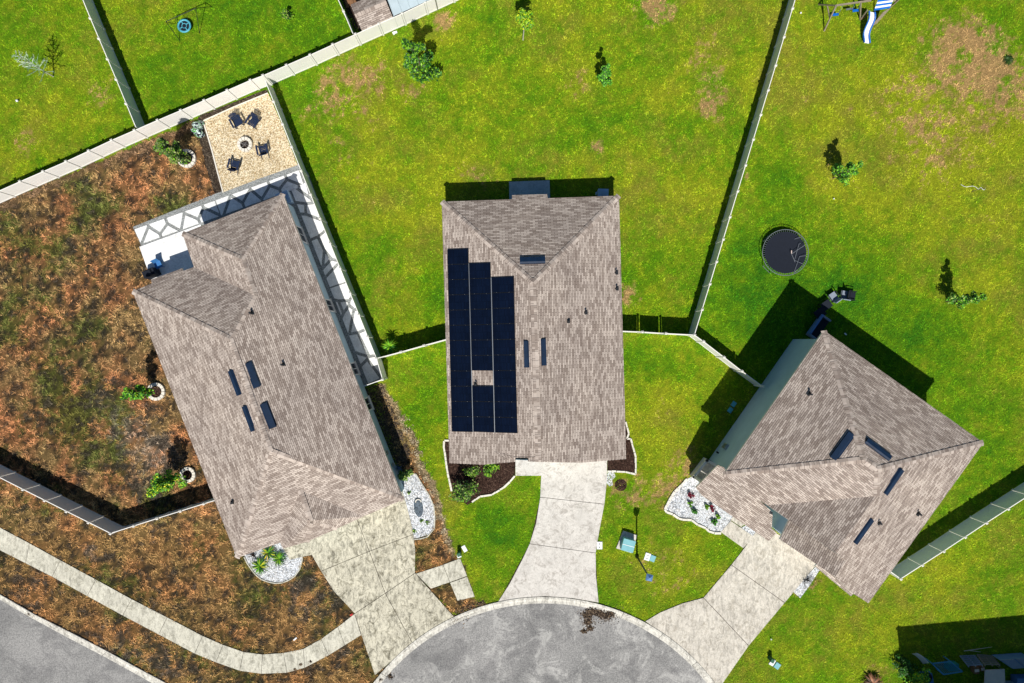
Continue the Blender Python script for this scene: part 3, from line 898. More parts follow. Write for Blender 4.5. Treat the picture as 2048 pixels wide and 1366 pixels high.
fence('privacy_fence', 'zigzag vinyl fence with a gate leading to the shaded wall of the two storey house', [(1389, 670), (1407, 683), (1448, 714.5), (1484, 742.5), (1526, 773)], gate=((3, 0),), end_posts=(False, True))
fence('privacy_fence', 'vinyl fence between the brown yard and the sidewalk, bottom left', [(-55, 928), (46, 979), (133, 1023), (221, 1067)])
fence('privacy_fence', 'vinyl fence seen edge on from the bottom left corner to the left house', [(221, 1067), (314.4, 1037), (407.6, 1007.7), (446, 996)], end_posts=(False, True))
fence('privacy_fence', 'vinyl fence with olive shaded side beyond the two storey house, lower right', [(1801.7, 1158), (1887.5, 1102.7), (1973, 1046), (2060, 990), (2105, 961)])
fence('privacy_fence', 'very short vinyl return fence against the lower right wall of the two storey house', [(1801.7, 1158), (1778, 1141)], end_posts=(False, True))

# ------------------------------------------------------------------ roofs and houses
def shingle_uv(pts, n):
    n = n.normalized()
    u = Vector((0, 0, 1)).cross(n)
    if u.length < 1e-3: u = Vector((1, 0, 0))
    u.normalize(); v = n.cross(u)
    return [(p.dot(u), p.dot(v)) for p in pts]

def poly_normal(pts):
    n = Vector()
    for i in range(len(pts)):
        a, b = pts[i], pts[(i + 1) % len(pts)]
        n += Vector(((a.y - b.y) * (a.z + b.z), (a.z - b.z) * (a.x + b.x), (a.x - b.x) * (a.y + b.y)))
    return n

def build_roof(parent, faces, caps, fascia=.2, th_name='roof'):
    """faces: lists of (px, py, h); caps: ((px,py,h),(px,py,h)) ridges and hips"""
    mb = MB()
    F = []
    for f in faces:
        pts = [P(*p) for p in f]
        n = poly_normal(pts)
        if n.z < 0: pts = pts[::-1]; n = -n
        F.append((pts, n))
        mb.face(pts, 0, shingle_uv(pts, n))
    edges = {}
    key = lambda p: (round(p.x, 3), round(p.y, 3), round(p.z, 3))
    for pts, n in F:
        for i in range(len(pts)):
            a, b = pts[i], pts[(i + 1) % len(pts)]
            edges.setdefault(frozenset((key(a), key(b))), []).append((a, b))
    for k, l in edges.items():
        if len(l) == 1:
            a, b = l[0]
            d = Vector((0, 0, -fascia))
            mb.face([b, a, a + d, b + d], 1)
    for pts, n in F:
        mb.face([p + Vector((0, 0, -fascia)) for p in pts][::-1], 1)
    ro = mb.build(th_name, [M['shingle'], M['trim_white']], parent, world=True)
    for a, b in caps:
        a, b = P(*a), P(*b)
        # drape: find slopes on both sides
        d = (b - a); dh = Vector((d.x, d.y, 0)).normalized(); side = Vector((-dh.y, dh.x, 0))
        L = d.length
        mc = MB()
        def roof_z(x, y, ref):
            best = None
            for pts, n in F:
                # point inside in plan
                c = False
                for i in range(len(pts)):
                    p, q = pts[i], pts[(i + 1) % len(pts)]
                    if (p.y > y) != (q.y > y) and x < (q.x - p.x) * (y - p.y) / (q.y - p.y) + p.x: c = not c
                if c:
                    cen = sum(pts, Vector()) / len(pts)
                    z = cen.z - (n.x * (x - cen.x) + n.y * (y - cen.y)) / n.z
                    if best is None or abs(z - ref) < abs(best - ref): best = z
            return best
        m = (a + b) / 2; w = .2
        zs = []
        for sgn in (1, -1):
            q = m + side * sgn * .3
            z = roof_z(q.x, q.y, m.z)
            zs.append(((z - m.z) / .3) if z is not None else -.3)
        n = max(1, int(L / .3))
        up = Vector((0, 0, .035))
        r = random.Random(int(L * 100))
        for i in range(n):
            p = a + d * (i / n); q = a + d * ((i + 1) / n)
            uo = r.uniform(0, 50)
            lift = Vector((0, 0, .022 if i % 2 else 0))
            for sgn, sl_ in ((1, zs[0]), (-1, zs[1])):
                o1 = side * sgn * w + Vector((0, 0, sl_ * w))
                pts = [p + up + lift, q + up + lift, q + o1 + up + lift, p + o1 + up + lift]
                if sgn > 0: pts = pts[::-1]
                k = r.choice([0.0, .42, .84, 1.26]) + .05; rr = r.randrange(40) * .125 + .02
                mc.face(pts, 0, [(k, rr), (k + .3, rr), (k + .3, rr + .08), (k, rr + .08)])
        mc.build('ridge_cap', M['shingle'], ro, world=True, merge=False)
    return ro, F

def on_roof(F, px, py):
    """point of the roof seen at a photo pixel, and the face normal there"""
    best = None
    o = Vector((0, 0, CAM_H)); d = (P(px, py, 0) - o).normalized()
    for pts, n in F:
        n = n.normalized(); cen = sum(pts, Vector()) / len(pts)
        den = d.dot(n)
        if abs(den) < 1e-6: continue
        t = (cen - o).dot(n) / den
        q = o + d * t
        c = False
        for i in range(len(pts)):
            a, b = pts[i], pts[(i + 1) % len(pts)]
            if (a.y > q.y) != (b.y > q.y) and q.x < (b.x - a.x) * (q.y - a.y) / (b.y - a.y) + a.x: c = not c
        if c and (best is None or q.z > best[0].z): best = (q, n)
    return best

def ridge_vent(parent, F, a, b, w=.34, h=.13):
    """long low metal vent on the slope from pixel a to pixel b"""
    r = on_roof(F, (a[0] + b[0]) / 2, (a[1] + b[1]) / 2)
    if not r: return
    n = r[1]
    def hit(p):
        o = Vector((0, 0, CAM_H)); d = (P(p[0], p[1], 0) - o).normalized()
        return o + d * ((r[0] - o).dot(n) / d.dot(n))
    A, B = hit(a), hit(b)
    u = (B - A).normalized(); v = n.cross(u).normalized()
    if v.z > 0: v = -v          # v points down the slope
    mb = MB()
    for s, e in ((A, B),):
        q = lambda p, x, z: p + v * x + n * z
        prof = [(-w / 2, .0), (-w / 2 + .07, h), (w / 2 - .02, h + .03), (w / 2, .035)]
        for (x1, z1), (x2, z2) in zip(prof, prof[1:]):
            mb.face([q(s, x1, z1), q(e, x1, z1), q(e, x2, z2), q(s, x2, z2)])
        mb.face([q(s, x, z) for x, z in prof]); mb.face([q(e, x, z) for x, z in prof][::-1])
        mb.face([q(s, -w / 2 - .05, .006), q(e, -w / 2 - .05, .006), q(e, w / 2 + .04, .006), q(s, w / 2 + .04, .006)])
    return mb.build('roof_vent', M['vent_metal'], parent, world=True)

def pipe_vent(parent, F, px, py, boxy=False):
    r = on_roof(F, px, py)
    if not r: return
    q, n = r
    mb = MB()
    if boxy:
        mb.box(q + n * .08, (.22, .24, .18), taper=.8); mb.tube(q + n * .1, q + n * .1 + Vector((0, 0, .16)), .07, .06, 10)
    else:
        mb.tube(q, q + Vector((0, 0, .14)), .13, .05, 10)
        mb.tube(q + Vector((0, 0, .1)), q + Vector((0, 0, .36)), .042, .042, 10)
        mb.tube(q + Vector((0, 0, .34)), q + Vector((0, 0, .40)), .07, .07, 10)
        u = Vector((-n.y, n.x, 0)).normalized()
        mb.box(q + n * .01, (.3, .3, .012), math.atan2(u.y, u.x))
    return mb.build('vent_pipe', M['pipe_black'], parent, world=True)

def walls(parent, foot, ztop, doors=(), windows=()):
    """foot: list of Vector2 counter clockwise"""
    mb = MB(); mb.prism([(p.x, p.y) for p in foot], -.02, ztop)
    wl = mb.build('wall', M['stucco'], parent, world=True)
    n = len(foot)
    def nearest(p):
        best = None
        for i in range(n):
            a, b = foot[i], foot[(i + 1) % n]
            d = b - a; t = max(0, min(1, (p - a).dot(d) / d.dot(d))); q = a + d * t
            if best is None or (p - q).length < best[0]: best = ((p - q).length, q, d.normalized())
        return best[1], best[2]
    def put(px, py, h, w, hh, kind):
        p3 = P(px, py, h); q, d = nearest(Vector((p3.x, p3.y)))
        nrm = Vector((d.y, -d.x)); ang = math.atan2(d.y, d.x)
        c = Vector((q.x + nrm.x * .02, q.y + nrm.y * .02, h))
        mb = MB()
        f = .09
        for sx, sz, ww, wh in ((0, hh / 2, w + f, f), (0, -hh / 2, w + f, f), (-w / 2, 0, f, hh - f), (w / 2, 0, f, hh - f)):
            mb.box(c + Vector((d.x * sx, d.y * sx, sz)), (ww, .10, wh), ang)
        if kind == 'window':
            mb.box(c, (.04, .07, hh - f), ang)
            o = mb.build('window', M['window_frame'], parent, world=True)
            g = MB(); g.box(c, (w - f * .6, .05, hh - f * .6), ang); g.build('pane', M['window_glass'], o, world=True)
            s = MB(); s.box(c + Vector((nrm.x * .06, nrm.y * .06, -hh / 2 - .07)), (w + .22, .14, .05), ang); s.build('sill', M['trim_white'], o, world=True)
        elif kind == 'garage_door':
            o = mb.build('garage_door', M['trim_white'], parent, world=True)
            g = MB()
            for i in range(4):
                for j in range(8):
                    g.box(c + Vector((d.x * (-w / 2 + (j + .5) * w / 8), d.y * (-w / 2 + (j + .5) * w / 8), -hh / 2 + (i + .5) * hh / 4)), (w / 8 - .06, .075, hh / 4 - .07), ang)
            g.box(c, (w - .05, .05, hh - .05), ang)
            g.build('door_panel', M['garage_door'], o, world=True, merge=False)
        else:
            o = mb.build('door', M['trim_white'], parent, world=True)
            g = MB(); g.box(c, (w - f * .6, .06, hh - f * .6), ang); g.build('door_leaf', M['storage_navy'], o, world=True)
            k = MB(); k.tube(c + Vector((d.x * w * .36 + nrm.x * .03, d.y * w * .36 + nrm.y * .03, -.1)), c + Vector((d.x * w * .36 + nrm.x * .1, d.y * w * .36 + nrm.y * .1, -.1)), .03, .035, 8); k.build('handle', M['steel'], o, world=True)
    for a in windows: put(*a, 'window')
    for a in doors: put(*a)
    return wl

def frustum_slabs(pts_px, h): return [P(x, y, h) for x, y in pts_px]

# ---- left house (one storey, hips and a front wing)
h1 = thing('house', 'long single storey house on the left with hip roof and aged stained driveway', 'house', P(540, 750))
e = 3.0; rg = 5.9
NE = (566, 387, e); SE = (807, 999, e); SW = (474, 1116, e); WC = (265, 582.5, e); V1 = (387.5, 534, e); NW = (364.5, 467, e)
A1 = (483, 518.4, 4.9); A2 = (509, 590, 4.9); R1 = (460, 678, rg); R2 = (540, 901.5, rg); K = (617, 930, 5.0)
G1 = (600, 980, 4.38); G2 = (621, 1041, 4.38); G3 = (675, 1057, e - .02); G4 = (613, 1084, e - .02); G5 = (727, 1033, e); G6 = (566, 1097.5, e - .01); G7 = (560, 1085.5, e)
J1 = (303, 567, e); J2 = (302, 559, 2.85); J3 = (364, 536.5, 2.85); J4 = (366.5, 541.8, e)
f1 = [[NW, NE, A1], [NE, SE, K, R2, R1, A2, A1], [NW, A1, A2, V1], [WC, J1, J2, J3, J4, V1, A2, R1], [WC, R1, R2, SW],
      [R2, K, SE, G5, G1, G7, SW], [G1, G5, G3, G2], [G2, G3, G4], [G1, G2, G4, G6, G7]]
roof1, F1 = build_roof(h1, f1, [(NW, A1), (NE, A1), (A1, A2), (A2, R1), (WC, R1), (R1, R2), (R2, K), (K, SE), (R2, SW), (G1, G2), (G2, G3), (G2, G4)])
foot1 = inset([P(*p) for p in [NW, V1, WC, SW, (560, 1086, e), (575, 1085, e), G4, G3, (700, 1043, e), SE, NE]], .3)
walls(h1, foot1, e - .19, windows=[(659, 611, 1.1, .9, 1.5), (708, 738, 1.1, .9, 1.5), (736, 808, 1.1, .9, 1.5), (600, 470, 1.2, 1.2, 1.3), (330, 780, 1.7, 1.4, 1.2), (400, 950, 1.7, 1.4, 1.2), (500, 1100, 1.6, 1.5, 1.3)],
      doors=[(735, 1015, 1.1, 4.6, 2.15, 'garage_door'), (590, 1070, 1.1, 1.0, 2.1, 'door')])
for a, b in (((461.5, 741), (479.5, 790)), ((496, 726), (515, 775)), ((489.5, 812), (507.5, 862)), ((527, 807), (546, 856))):
    ridge_vent(h1, F1, a, b, w=.42 if a[0] in (496, 527) else .30)
for p in ((503, 626), (566, 729)): pipe_vent(h1, F1, *p)
pipe_vent(h1, F1, 466, 1004, True)

# ---- middle house (one storey, solar roof)
h2 = thing('house', 'single storey house in the middle with solar panels on its roof', 'house', P(1070, 660))
e = 2.7; rg = 5.6
NW = (883.5, 403, e); NE = (1238, 391, e); SE = (1252.5, 918, e); SW = (899, 926.5, e); AP = (1066, 565, rg); RS = (1077, 924, 5.55)
B1 = (1024, 398.3, e); B2 = (1024, 390.3, 2.55); B3 = (1094, 388.3, 2.55); B4 = (1095.4, 396, e)
f2 = [[NW, B1, B2, B3, B4, NE, AP], [NW, AP, RS, (1056, 923, 5.3), (1056, 915.5, 5.25), (1031, 915.5, 4.85), (1031, 923.5, 4.8), (965, 929.5, 3.8), SW], [NE, SE, (1163, 925.5, 4.15), RS, AP]]
roof2, F2 = build_roof(h2, f2, [(NW, AP), (NE, AP), (AP, RS)])
cr = MB(); q = []
for (x, y) in ((988, 903), (1093, 905), (1074, 914), (1030, 914), (1010, 917)):
    hit = on_roof(F2, x, y)[0]; q.append(hit + Vector((0, 0, .035)))
nq = Vector((0, -.35, 1)); cr.face(q, 0, shingle_uv(q, nq)); cr.face([p - Vector((0, 0, .02)) for p in q][::-1], 0, shingle_uv(q, nq))
cr.build('entry_cricket', M['shingle'], h2, world=True)
foot2 = inset([P(*p) for p in [NW, NE, SE, SW]], .42)
walls(h2, foot2, e - .18, windows=[(910, 560, 1.6, 1.2, 1.2), (1235, 480, 1.6, 1.2, 1.2), (1238, 760, 1.6, 1.2, 1.2), (960, 410, 1.6, 1.4, 1.2), (960, 915, 1.6, 1.5, 1.3)],
      doors=[(1150, 910, 1.1, 4.6, 2.15, 'garage_door'), (1058, 405, 1.1, 1.8, 2.1, 'door'), (1043, 912, 1.1, 1.0, 2.1, 'door')])
gm = MB()   # gable ends under the front rakes
g1 = [P(899, 926.5, e - .2), P(1252.5, 918, e - .2)]
a3 = P(1077, 924, 5.3)
gy = foot2; 
fr = sorted(foot2, key=lambda p: p.y)[:2]; fr = sorted(fr, key=lambda p: p.x)
pl, pr = fr; pm = pl.lerp(pr, .5)
gm.face([(pl.x, pl.y, e - .2), (pr.x, pr.y, e - .2), (pm.x, pm.y, 5.1)]); gm.face([(pm.x, pm.y + .1, 5.1), (pr.x, pr.y + .1, e - .2), (pl.x, pl.y + .1, e - .2)])
gm.build('gable_wall', M['stucco'], h2, world=True)
ridge_vent(h2, F2, (1039.5, 522), (1090.5, 520.5), w=.42)
ridge_vent(h2, F2, (1053, 682), (1054.5, 735), w=.34)
ridge_vent(h2, F2, (1085.5, 678), (1087.5, 731), w=.34)
for p in ((1232, 545), (1233, 577), (1171, 625)): pipe_vent(h2, F2, *p)
pipe_vent(h2, F2, 1136, 643, True)
pipe_vent(h2, F2, 952, 769)
# solar panels: three columns of landscape modules lying on the west slope
def hit_plane(F, px, py, ref):
    r = on_roof(F, *ref); n = r[1]
    o = Vector((0, 0, CAM_H)); d = (P(px, py, 0) - o).normalized()
    return o + d * ((r[0] - o).dot(n) / d.dot(n)), n
cols = [((895.5, 499), (938, 497.5), (904.5, 863), (947.3, 864), 12, ()), ((939, 527), (982.5, 525.5), (947.5, 863.5), (990.3, 865), 11, (7,)), ((983.7, 555), (1029, 553), (990.8, 865), (1036.5, 866.5), 10, ())]
for (a, b, c, d, n, skip) in cols:
    col_top = 863.5
    for i in range(n):
        # rows counted from the bottom so the three columns line up
        k0 = i / n; k1 = (i + 1) / n
        if i in skip: continue
        le = lambda p, q, t: (p[0] + (q[0] - p[0]) * t, p[1] + (q[1] - p[1]) * t)
        cs = [le(a, c, k0), le(b, d, k0), le(b, d, k1), le(a, c, k1)]
        pts = []
        for x, y in cs:
            p, nn = hit_plane(F2, x, y, (960, 700)); pts.append(p)
        cen = sum(pts, Vector()) / 4
        pts = [cen + (p - cen) * (1 - .016 / (p - cen).length * 1.1) for p in pts]
        up = nn * .10; th = nn * .035
        T = [p + up for p in pts]; Bm = [p + up - th for p in pts]
        mb = MB()
        mb.face(Bm[:]); 
        for q in range(4):
            r_ = (q + 1) % 4
            mb.face([T[r_], T[q], Bm[q], Bm[r_]])
        In = [cen + up + (p - cen) * .965 for p in pts]
        for q in range(4):
            r_ = (q + 1) % 4
            mb.face([T[q], T[r_], In[r_], In[q]][::-1])
        fr_ = mb.build('solar_panel', M['black_metal'], h2, world=True)
        g = MB(); I2 = [p - nn * .004 for p in In]
        wdt = (In[1] - In[0]).length; hgt = (In[2] - In[1]).length
        g.face(I2[::-1], 0, [(0, hgt), (wdt, hgt), (wdt, 0), (0, 0)])
        g.build('solar_cells', M['solar_cells'], fr_, world=True)
        # mounting feet
        f = MB()
        for t_ in (.22, .78):
            p = pts[3].lerp(pts[2], t_); f.box(p + nn * .105, (.02, .02, .01)); f.bar(p - nn * .01, p + nn * .09, .025)
        f.build('clamp', M['steel'], fr_, world=True)
# pale rail seen in the two long gaps
for a, c in (((938.6, 527), (947.4, 863.5)), ((983.1, 555), (990.6, 865))):
    p, nn = hit_plane(F2, *a, (960, 700)); q, _ = hit_plane(F2, *c, (960, 700))
    mb = MB(); mb.bar(p + nn * .07, q + nn * .07, .05, .03); mb.build('mounting_rail', M['steel'], h2, world=True)

# ---- right house (two storeys)
h3 = thing('house', 'two storey house on the right, turned diagonally, with tall shaded grey side wall', 'house', P(1680, 920))
e = 5.5; pk = 8.3
T = (1648, 661, e); R = (1967, 885.5, e); L = (1447, 949, e); B = (1737, 1206.5, e)
P1 = (1727.5, 919, pk); P2 = (1756, 938.5, pk); VA = (1753, 992, 7.85); V0 = (1534, 1010.5, e); W1 = (1671, 1105, 7.85); X1 = (1692, 1120.5, 7.35); X2 = (1670.5, 1154, 7.35)
E1 = (1577.5, 1040.2, e); E2 = (1560, 1079, e); FB = (1702, 1192, 5.95); FC = (1707.5, 1188, 6.1)
f3 = [[T, R, P2, P1], [T, P1, L], [L, P1, P2, VA, V0], [R, B, FC, X2, X1, W1, VA, P2], [VA, W1, V0], [X1, X2, E2, E1]]
roof3, F3 = build_roof(h3, f3, [(T, P1), (R, P2), (L, P1), (P1, P2), (P2, VA)])
# lower roofs: porch and the pent strip above the garage
po = [(1391.7, 975, 2.9), (1403.5, 991, 2.9), (1537, 1082, 2.9), (1554, 1066, 3.15), (1543.5, 1056, 3.2), (1545.5, 1025, 3.55), (1450, 936, 3.75), (1436, 930, 3.4)]
def plane_h(px, py):   # height on the porch roof plane, rising away from its outer eave
    d = (px - 1392) * .594 - (py - 975) * .805 + (0)
    return 2.9 + .40 * max(-.2, d / 29.0)
po = [(x, y, plane_h(x, y)) for x, y, _ in po]
build_roof(h3, [po], [], .22, 'porch_roof')
pent = [(1626, 1130), (1702, 1192.5), (1716, 1178), (1640, 1112)]
pq = [(1630, 1132.5, 3.0), (1702, 1192.5, 3.0), (1722, 1170, 3.5), (1650, 1108, 3.5)]
build_roof(h3, [pq], [], .16, 'garage_pent_roof')
foot3 = inset([P(*p) for p in [L, T, R, B, (1700, 1184, e), (1560, 1079, e), E1, V0]], .4)
walls(h3, foot3, e - .19, windows=[(1925, 1000, 4.2, 1.2, 1.2), (1850, 1080, 4.2, 1.2, 1.2), (1760, 740, 4.2, 1.4, 1.2), (1870, 815, 4.2, 1.4, 1.2), (1760, 740, 1.5, 1.4, 1.2), (1680, 1150, 4.2, 1.4, 1.1)],
      doors=[(1610, 1110, 1.1, 4.6, 2.15, 'garage_door')])
for a, b in (((1666, 918), (1703, 867)), ((1731.5, 881), (1779.5, 917)), ((1768.5, 987), (1802, 938)), ((1708, 1085.5), (1742, 1037.5))):
    ridge_vent(h3, F3, a, b, w=.42 if a[0] in (1666,) else .34)
for p in ((1619, 788), (1756.6, 1045), (1835.6, 1027)): pipe_vent(h3, F3, *p)
# side stoop: columns and beam of the porch that shows past its roof
c = [P(1411, 919, .5), P(1440, 934, .5), P(1414, 968, .5), P(1385, 952, .5)]
for a, b in ((0, 3), (0, 1), (3, 2)):
    sb = MB(); pa, pb = Vector((c[a].x, c[a].y, 0)), Vector((c[b].x, c[b].y, 0)); d = (pb - pa); m_ = (pa + pb) / 2
    sb.box((m_.x, m_.y, .45), (d.length + .14, .15, .9), math.atan2(d.y, d.x)); sb.box((m_.x, m_.y, .92), (d.length + .2, .2, .06), math.atan2(d.y, d.x))
    sb.build('stoop_wall', M['trim_white'], h3, world=True)
sb = MB(); sb.box((c[3].x + .1, c[3].y, 1.3), (.18, .18, 2.6)); sb.build('porch_post', M['trim_white'], h3, world=True)
ms = MB(); p = P(1442, 886, 1.5); 
def wall_box(px, py, h, dims, mat, name, parent, foot):
    p3 = P(px, py, h); best = None
    for i in range(len(foot)):
        a, b = foot[i], foot[(i + 1) % len(foot)]
        d = b - a; t_ = max(0, min(1, (Vector((p3.x, p3.y)) - a).dot(d) / d.dot(d))); q = a + d * t_
        if best is None or (q - Vector((p3.x, p3.y))).length < best[0]: best = ((q - Vector((p3.x, p3.y))).length, q, d.normalized())
    q, d = best[1], best[2]; nrm = Vector((d.y, -d.x))
    m = MB(); m.box((q.x + nrm.x * dims[1] / 2, q.y + nrm.y * dims[1] / 2, h), dims, math.atan2(d.y, d.x))
    return m.build(name, M[mat], parent, world=True)
wall_box(1441, 886, 1.6, (.4, .2, .6), 'steel', 'electric_meter', h3, foot3)
wall_box(1431, 902, .9, (.12, .16, .2), 'black_metal', 'hose_tap', h3, foot3)
wall_box(775, 905, 1.5, (.3, .15, .5), 'steel', 'electric_meter', h1, foot1)
wall_box(783, 930, 1.1, (.25, .12, .4), 'steel', 'utility_box', h1, foot1)
struct(slab('patio_slab', [STOOP3], M['concrete_driveway_pale'], -.02, .16))

# ---- neighbour house beyond the lower right corner: only its shadow reaches the picture
h4 = thing('house', 'neighbouring house off the bottom right corner, casting shadow over the clutter', 'house', P(1950, 1500))
def G(x, y, h): p = P(x, y, 0); p.z = h; return p
def px_at(x, y, h): k = CAM_H / (CAM_H - h); return (CX + (x - CX) * k, CY + (y - CY) * k, h)
e = 6.1
c4 = [px_at(1795, 1370, e), px_at(2110, 1340, e), px_at(2150, 1700, e), px_at(1835, 1730, e)]
ap = [px_at(1960, 1500, 8.8), px_at(1985, 1570, 8.8)]
build_roof(h4, [[c4[0], c4[1], ap[0]], [c4[1], c4[2], ap[1], ap[0]], [c4[2], c4[3], ap[1]], [c4[3], c4[0], ap[0], ap[1]]], [(c4[0], ap[0]), (ap[0], ap[1])])
foot4 = inset([P(*p) for p in c4], .45)
walls(h4, foot4, e - .2)

# ------------------------------------------------------------------ plants
def jit(c, r, a=.25):
    k = 1 + r.uniform(-a, a)
    return (c[0] * k, c[1] * k, c[2] * k)
def leaf_blob(mb, r, c, rad, n, size, cols, squash=1.0, shell=.35):
    for _ in range(n):
        while True:
            v = Vector((r.uniform(-1, 1), r.uniform(-1, 1), r.uniform(-1, 1)))
            if shell < v.length < 1: break
        p = Vector(c) + Vector((v.x * rad, v.y * rad, v.z * rad * squash))
        s = size * r.uniform(.6, 1.3)
        u = Vector((r.uniform(-1, 1), r.uniform(-1, 1), r.uniform(-.6, .6))).normalized()
        w = u.cross(Vector((r.uniform(-.5, .5), r.uniform(-.5, .5), 1))).normalized()
        col = jit(r.choice(cols), r)
        mb.face([p - u * s, p + w * s * .5, p + u * s, p - w * s * .5], 0, None, col)
LG = [lin(110, 166, 26), lin(72, 130, 20), lin(156, 196, 44), lin(44, 92, 20)]
DG = [lin(62, 108, 30), lin(38, 76, 22), lin(110, 146, 56), lin(160, 186, 90)]
YG = [lin(170, 200, 24), lin(120, 170, 20), lin(70, 120, 16), lin(220, 224, 40)]
OG = [lin(96, 124, 50), lin(60, 92, 34), lin(140, 150, 80), lin(44, 70, 26)]
BG = [lin(50, 112, 26), lin(88, 160, 36), lin(34, 80, 22), lin(126, 196, 50)]

def tree(name, label, cat, base, h, rad, cols, n=1500, leaf=.11, trunk=.05, low=.35, lobes=7, bark='bark', seed=1, taper=.55, group=None, lean=(0, 0), spread=.55):
    r = random.Random(seed)
    b = P(*base)
    t = thing(name, label, cat, b, group=group)
    tb = MB(); cb = MB()
    top = Vector((lean[0], lean[1], h))
    k = 6; pts = [Vector((0, 0, 0))]
    for i in range(1, k + 1):
        f = i / k * .9
        pts.append(Vector((lean[0] * f + r.uniform(-.04, .04) * h / 3, lean[1] * f + r.uniform(-.04, .04) * h / 3, h * f)))
    for i in range(k):
        tb.tube(pts[i], pts[i + 1], trunk * (1 - i / k * .75), trunk * (1 - (i + 1) / k * .75), 7, cap=False)
    for j in range(lobes):
        f = low + (1 - low) * (j + .4) / lobes
        ang = j * 2.4 + r.uniform(-.5, .5)
        rr = rad * (1 - (f - low) / (1 - low) * taper)
        c = Vector((lean[0] * f + cos(ang) * rr * spread, lean[1] * f + sin(ang) * rr * spread, h * f))
        ctr = Vector((lean[0] * f * .8, lean[1] * f * .8, h * max(.1, f - .18)))
        tb.tube(ctr, c, trunk * .35, trunk * .12, 5, cap=False)
        for q in range(3):
            e_ = c + Vector((r.uniform(-1, 1), r.uniform(-1, 1), r.uniform(-.2, .8))) * rr * .5
            tb.tube(c, e_, trunk * .14, trunk * .06, 4, cap=False)
            leaf_blob(cb, r, e_, rr * .42, n // (lobes * 4), leaf, cols, 1.0, .1)
        leaf_blob(cb, r, c, rr * .6, n // (lobes * 4), leaf, cols, .9, .2)
    tb.build('trunk', M[bark], t)
    cb.build('crown', M['leaf'], t, merge=False)
    return t
tree('young_tree', 'largest young tree on the middle lawn, close to the white rear fence', 'tree', (852, 151), 5.1, .95, [BG[0], BG[2], DG[0], DG[1], LG[0], YG[1]], 1900, .12, .06, .15, 10, seed=4, lean=(-.35, .1), spread=.85)
tree('young_tree', 'slim young tree with pale trunk at the top edge of the middle lawn', 'tree', (1046, 80), 4.8, .62, LG + YG, 1300, .09, .045, .5, 8, 'bark_pale', 5)
tree('young_tree', 'small narrow dark green tree alone in the middle of the lawn', 'tree', (1207, 172), 4.0, .46, BG, 1300, .09, .04, .15, 9, 'bark_pale', 6, lean=(-.3, 0))
tree('young_tree', 'leafy young tree on the right lawn above the trampoline', 'tree', (1666, 357), 3.9, .72, LG + BG, 1500, .09, .045, .15, 9, seed=8)
tree('young_tree', 'leafy young tree on the right lawn, nearest the right edge', 'tree', (1892, 603), 4.2, .62, LG + DG + BG, 1400, .09, .045, .15, 9, seed=9)
tree('small_bush', 'small yellow green bush on the upper left lawn near the top', 'bush', (577, 38), 1.1, .45, LG + OG, 400, .07, .02, .2, 4, seed=10)
tree('columnar_shrub', 'tall bushy shrub in a white ring by the rear fence', 'shrub', (371, 319), 4.1, .72, OG + LG[:1], 1500, .12, .05, .15, 9, seed=12, taper=.45, lean=(-.1, .1))
tree('columnar_shrub', 'bright green shrub in a white ring against the left house', 'shrub', (304, 782), 4.0, .52, BG + LG, 1200, .1, .05, .2, 9, seed=13, taper=.4)
tree('columnar_shrub', 'yellow tipped shrub in a white ring near the edge on fence', 'shrub', (363, 951), 3.8, .72, YG + LG + BG, 1500, .1, .05, .2, 9, seed=14, taper=.2, lean=(-.3, -.15))
tree('small_shrub', 'round green shrub under the middle house eave, left of the pair', 'shrub', (944, 940), 1.0, .55, OG + LG, 600, .06, .02, .1, 5, seed=15)
tree('small_shrub', 'round green shrub under the middle house eave, right of the pair', 'shrub', (980, 939), 1.0, .6, LG, 700, .06, .02, .1, 5, seed=16)
tree('wispy_shrub', 'large wispy green shrub at the lower left of the mulch bed', 'shrub', (928, 976), 2.4, .95, OG + LG[:2], 900, .09, .03, .1, 8, seed=17, lean=(-.1, 0))
tree('small_shrub', 'dark shrub in shade at the front corner of the left house', 'shrub', (812, 948), 1.2, .5, DG, 600, .08, .02, .1, 5, seed=18)
tree('small_shrub', 'bright yellow green bush beside the clutter, bottom edge', 'shrub', (1822, 1346), 1.6, 1.0, YG + BG, 1500, .09, .03, .1, 8, seed=19)
tree('small_shrub', 'dark green bush in shade above the yellow green bush at the bottom edge', 'shrub', (1800, 1326), 1.1, .8, BG[:1] + DG[:2], 900, .08, .03, .1, 6, seed=20)
RED = [lin(110, 20, 44), lin(70, 14, 30), lin(150, 40, 60)]
for i, (x, y, c_, l_) in enumerate(((1379, 988, RED, 'dark red plant in the gravel bed, farthest from the front walk'), (1387, 1021, BG[:3], 'dark green plant in the gravel bed near the white block edging'),
        (1422, 1015, RED, 'dark red plant in the gravel bed beside the porch roof'), (1426, 1043, BG[:3], 'dark green plant in the gravel bed closest to the front walk'),
        (1411, 1013, LG, 'light green plant in the gravel bed next to the dark red one'), (1378, 1007, LG, 'tiny light green plant between the red and dark green plants'),
        (1433, 1032, LG, 'tiny light green sprout near the porch roof edge'))):
    tree('bed_plant', l_, 'plant', (x, y), .5, .28 if i < 4 else .2, c_, 220, .06, .015, .1, 3, seed=30 + i)
for i, (x, y, rd, l_) in enumerate(((843, 1041, .16, 'small weed sprouting below the slate oval'), (855, 1045, .16, 'small weed at the right edge of the gravel below the slate oval'), (829, 1062, .18, 'small weed at the lower end of the gravel bed beside the driveway'),
        (818, 985, .14, 'small weed at the upper end of the gravel bed beside the house'))):
    tree('weed', l_, 'weed', (x, y), .25, rd, LG + OG, 90, .05, .008, .1, 3, seed=50 + i)

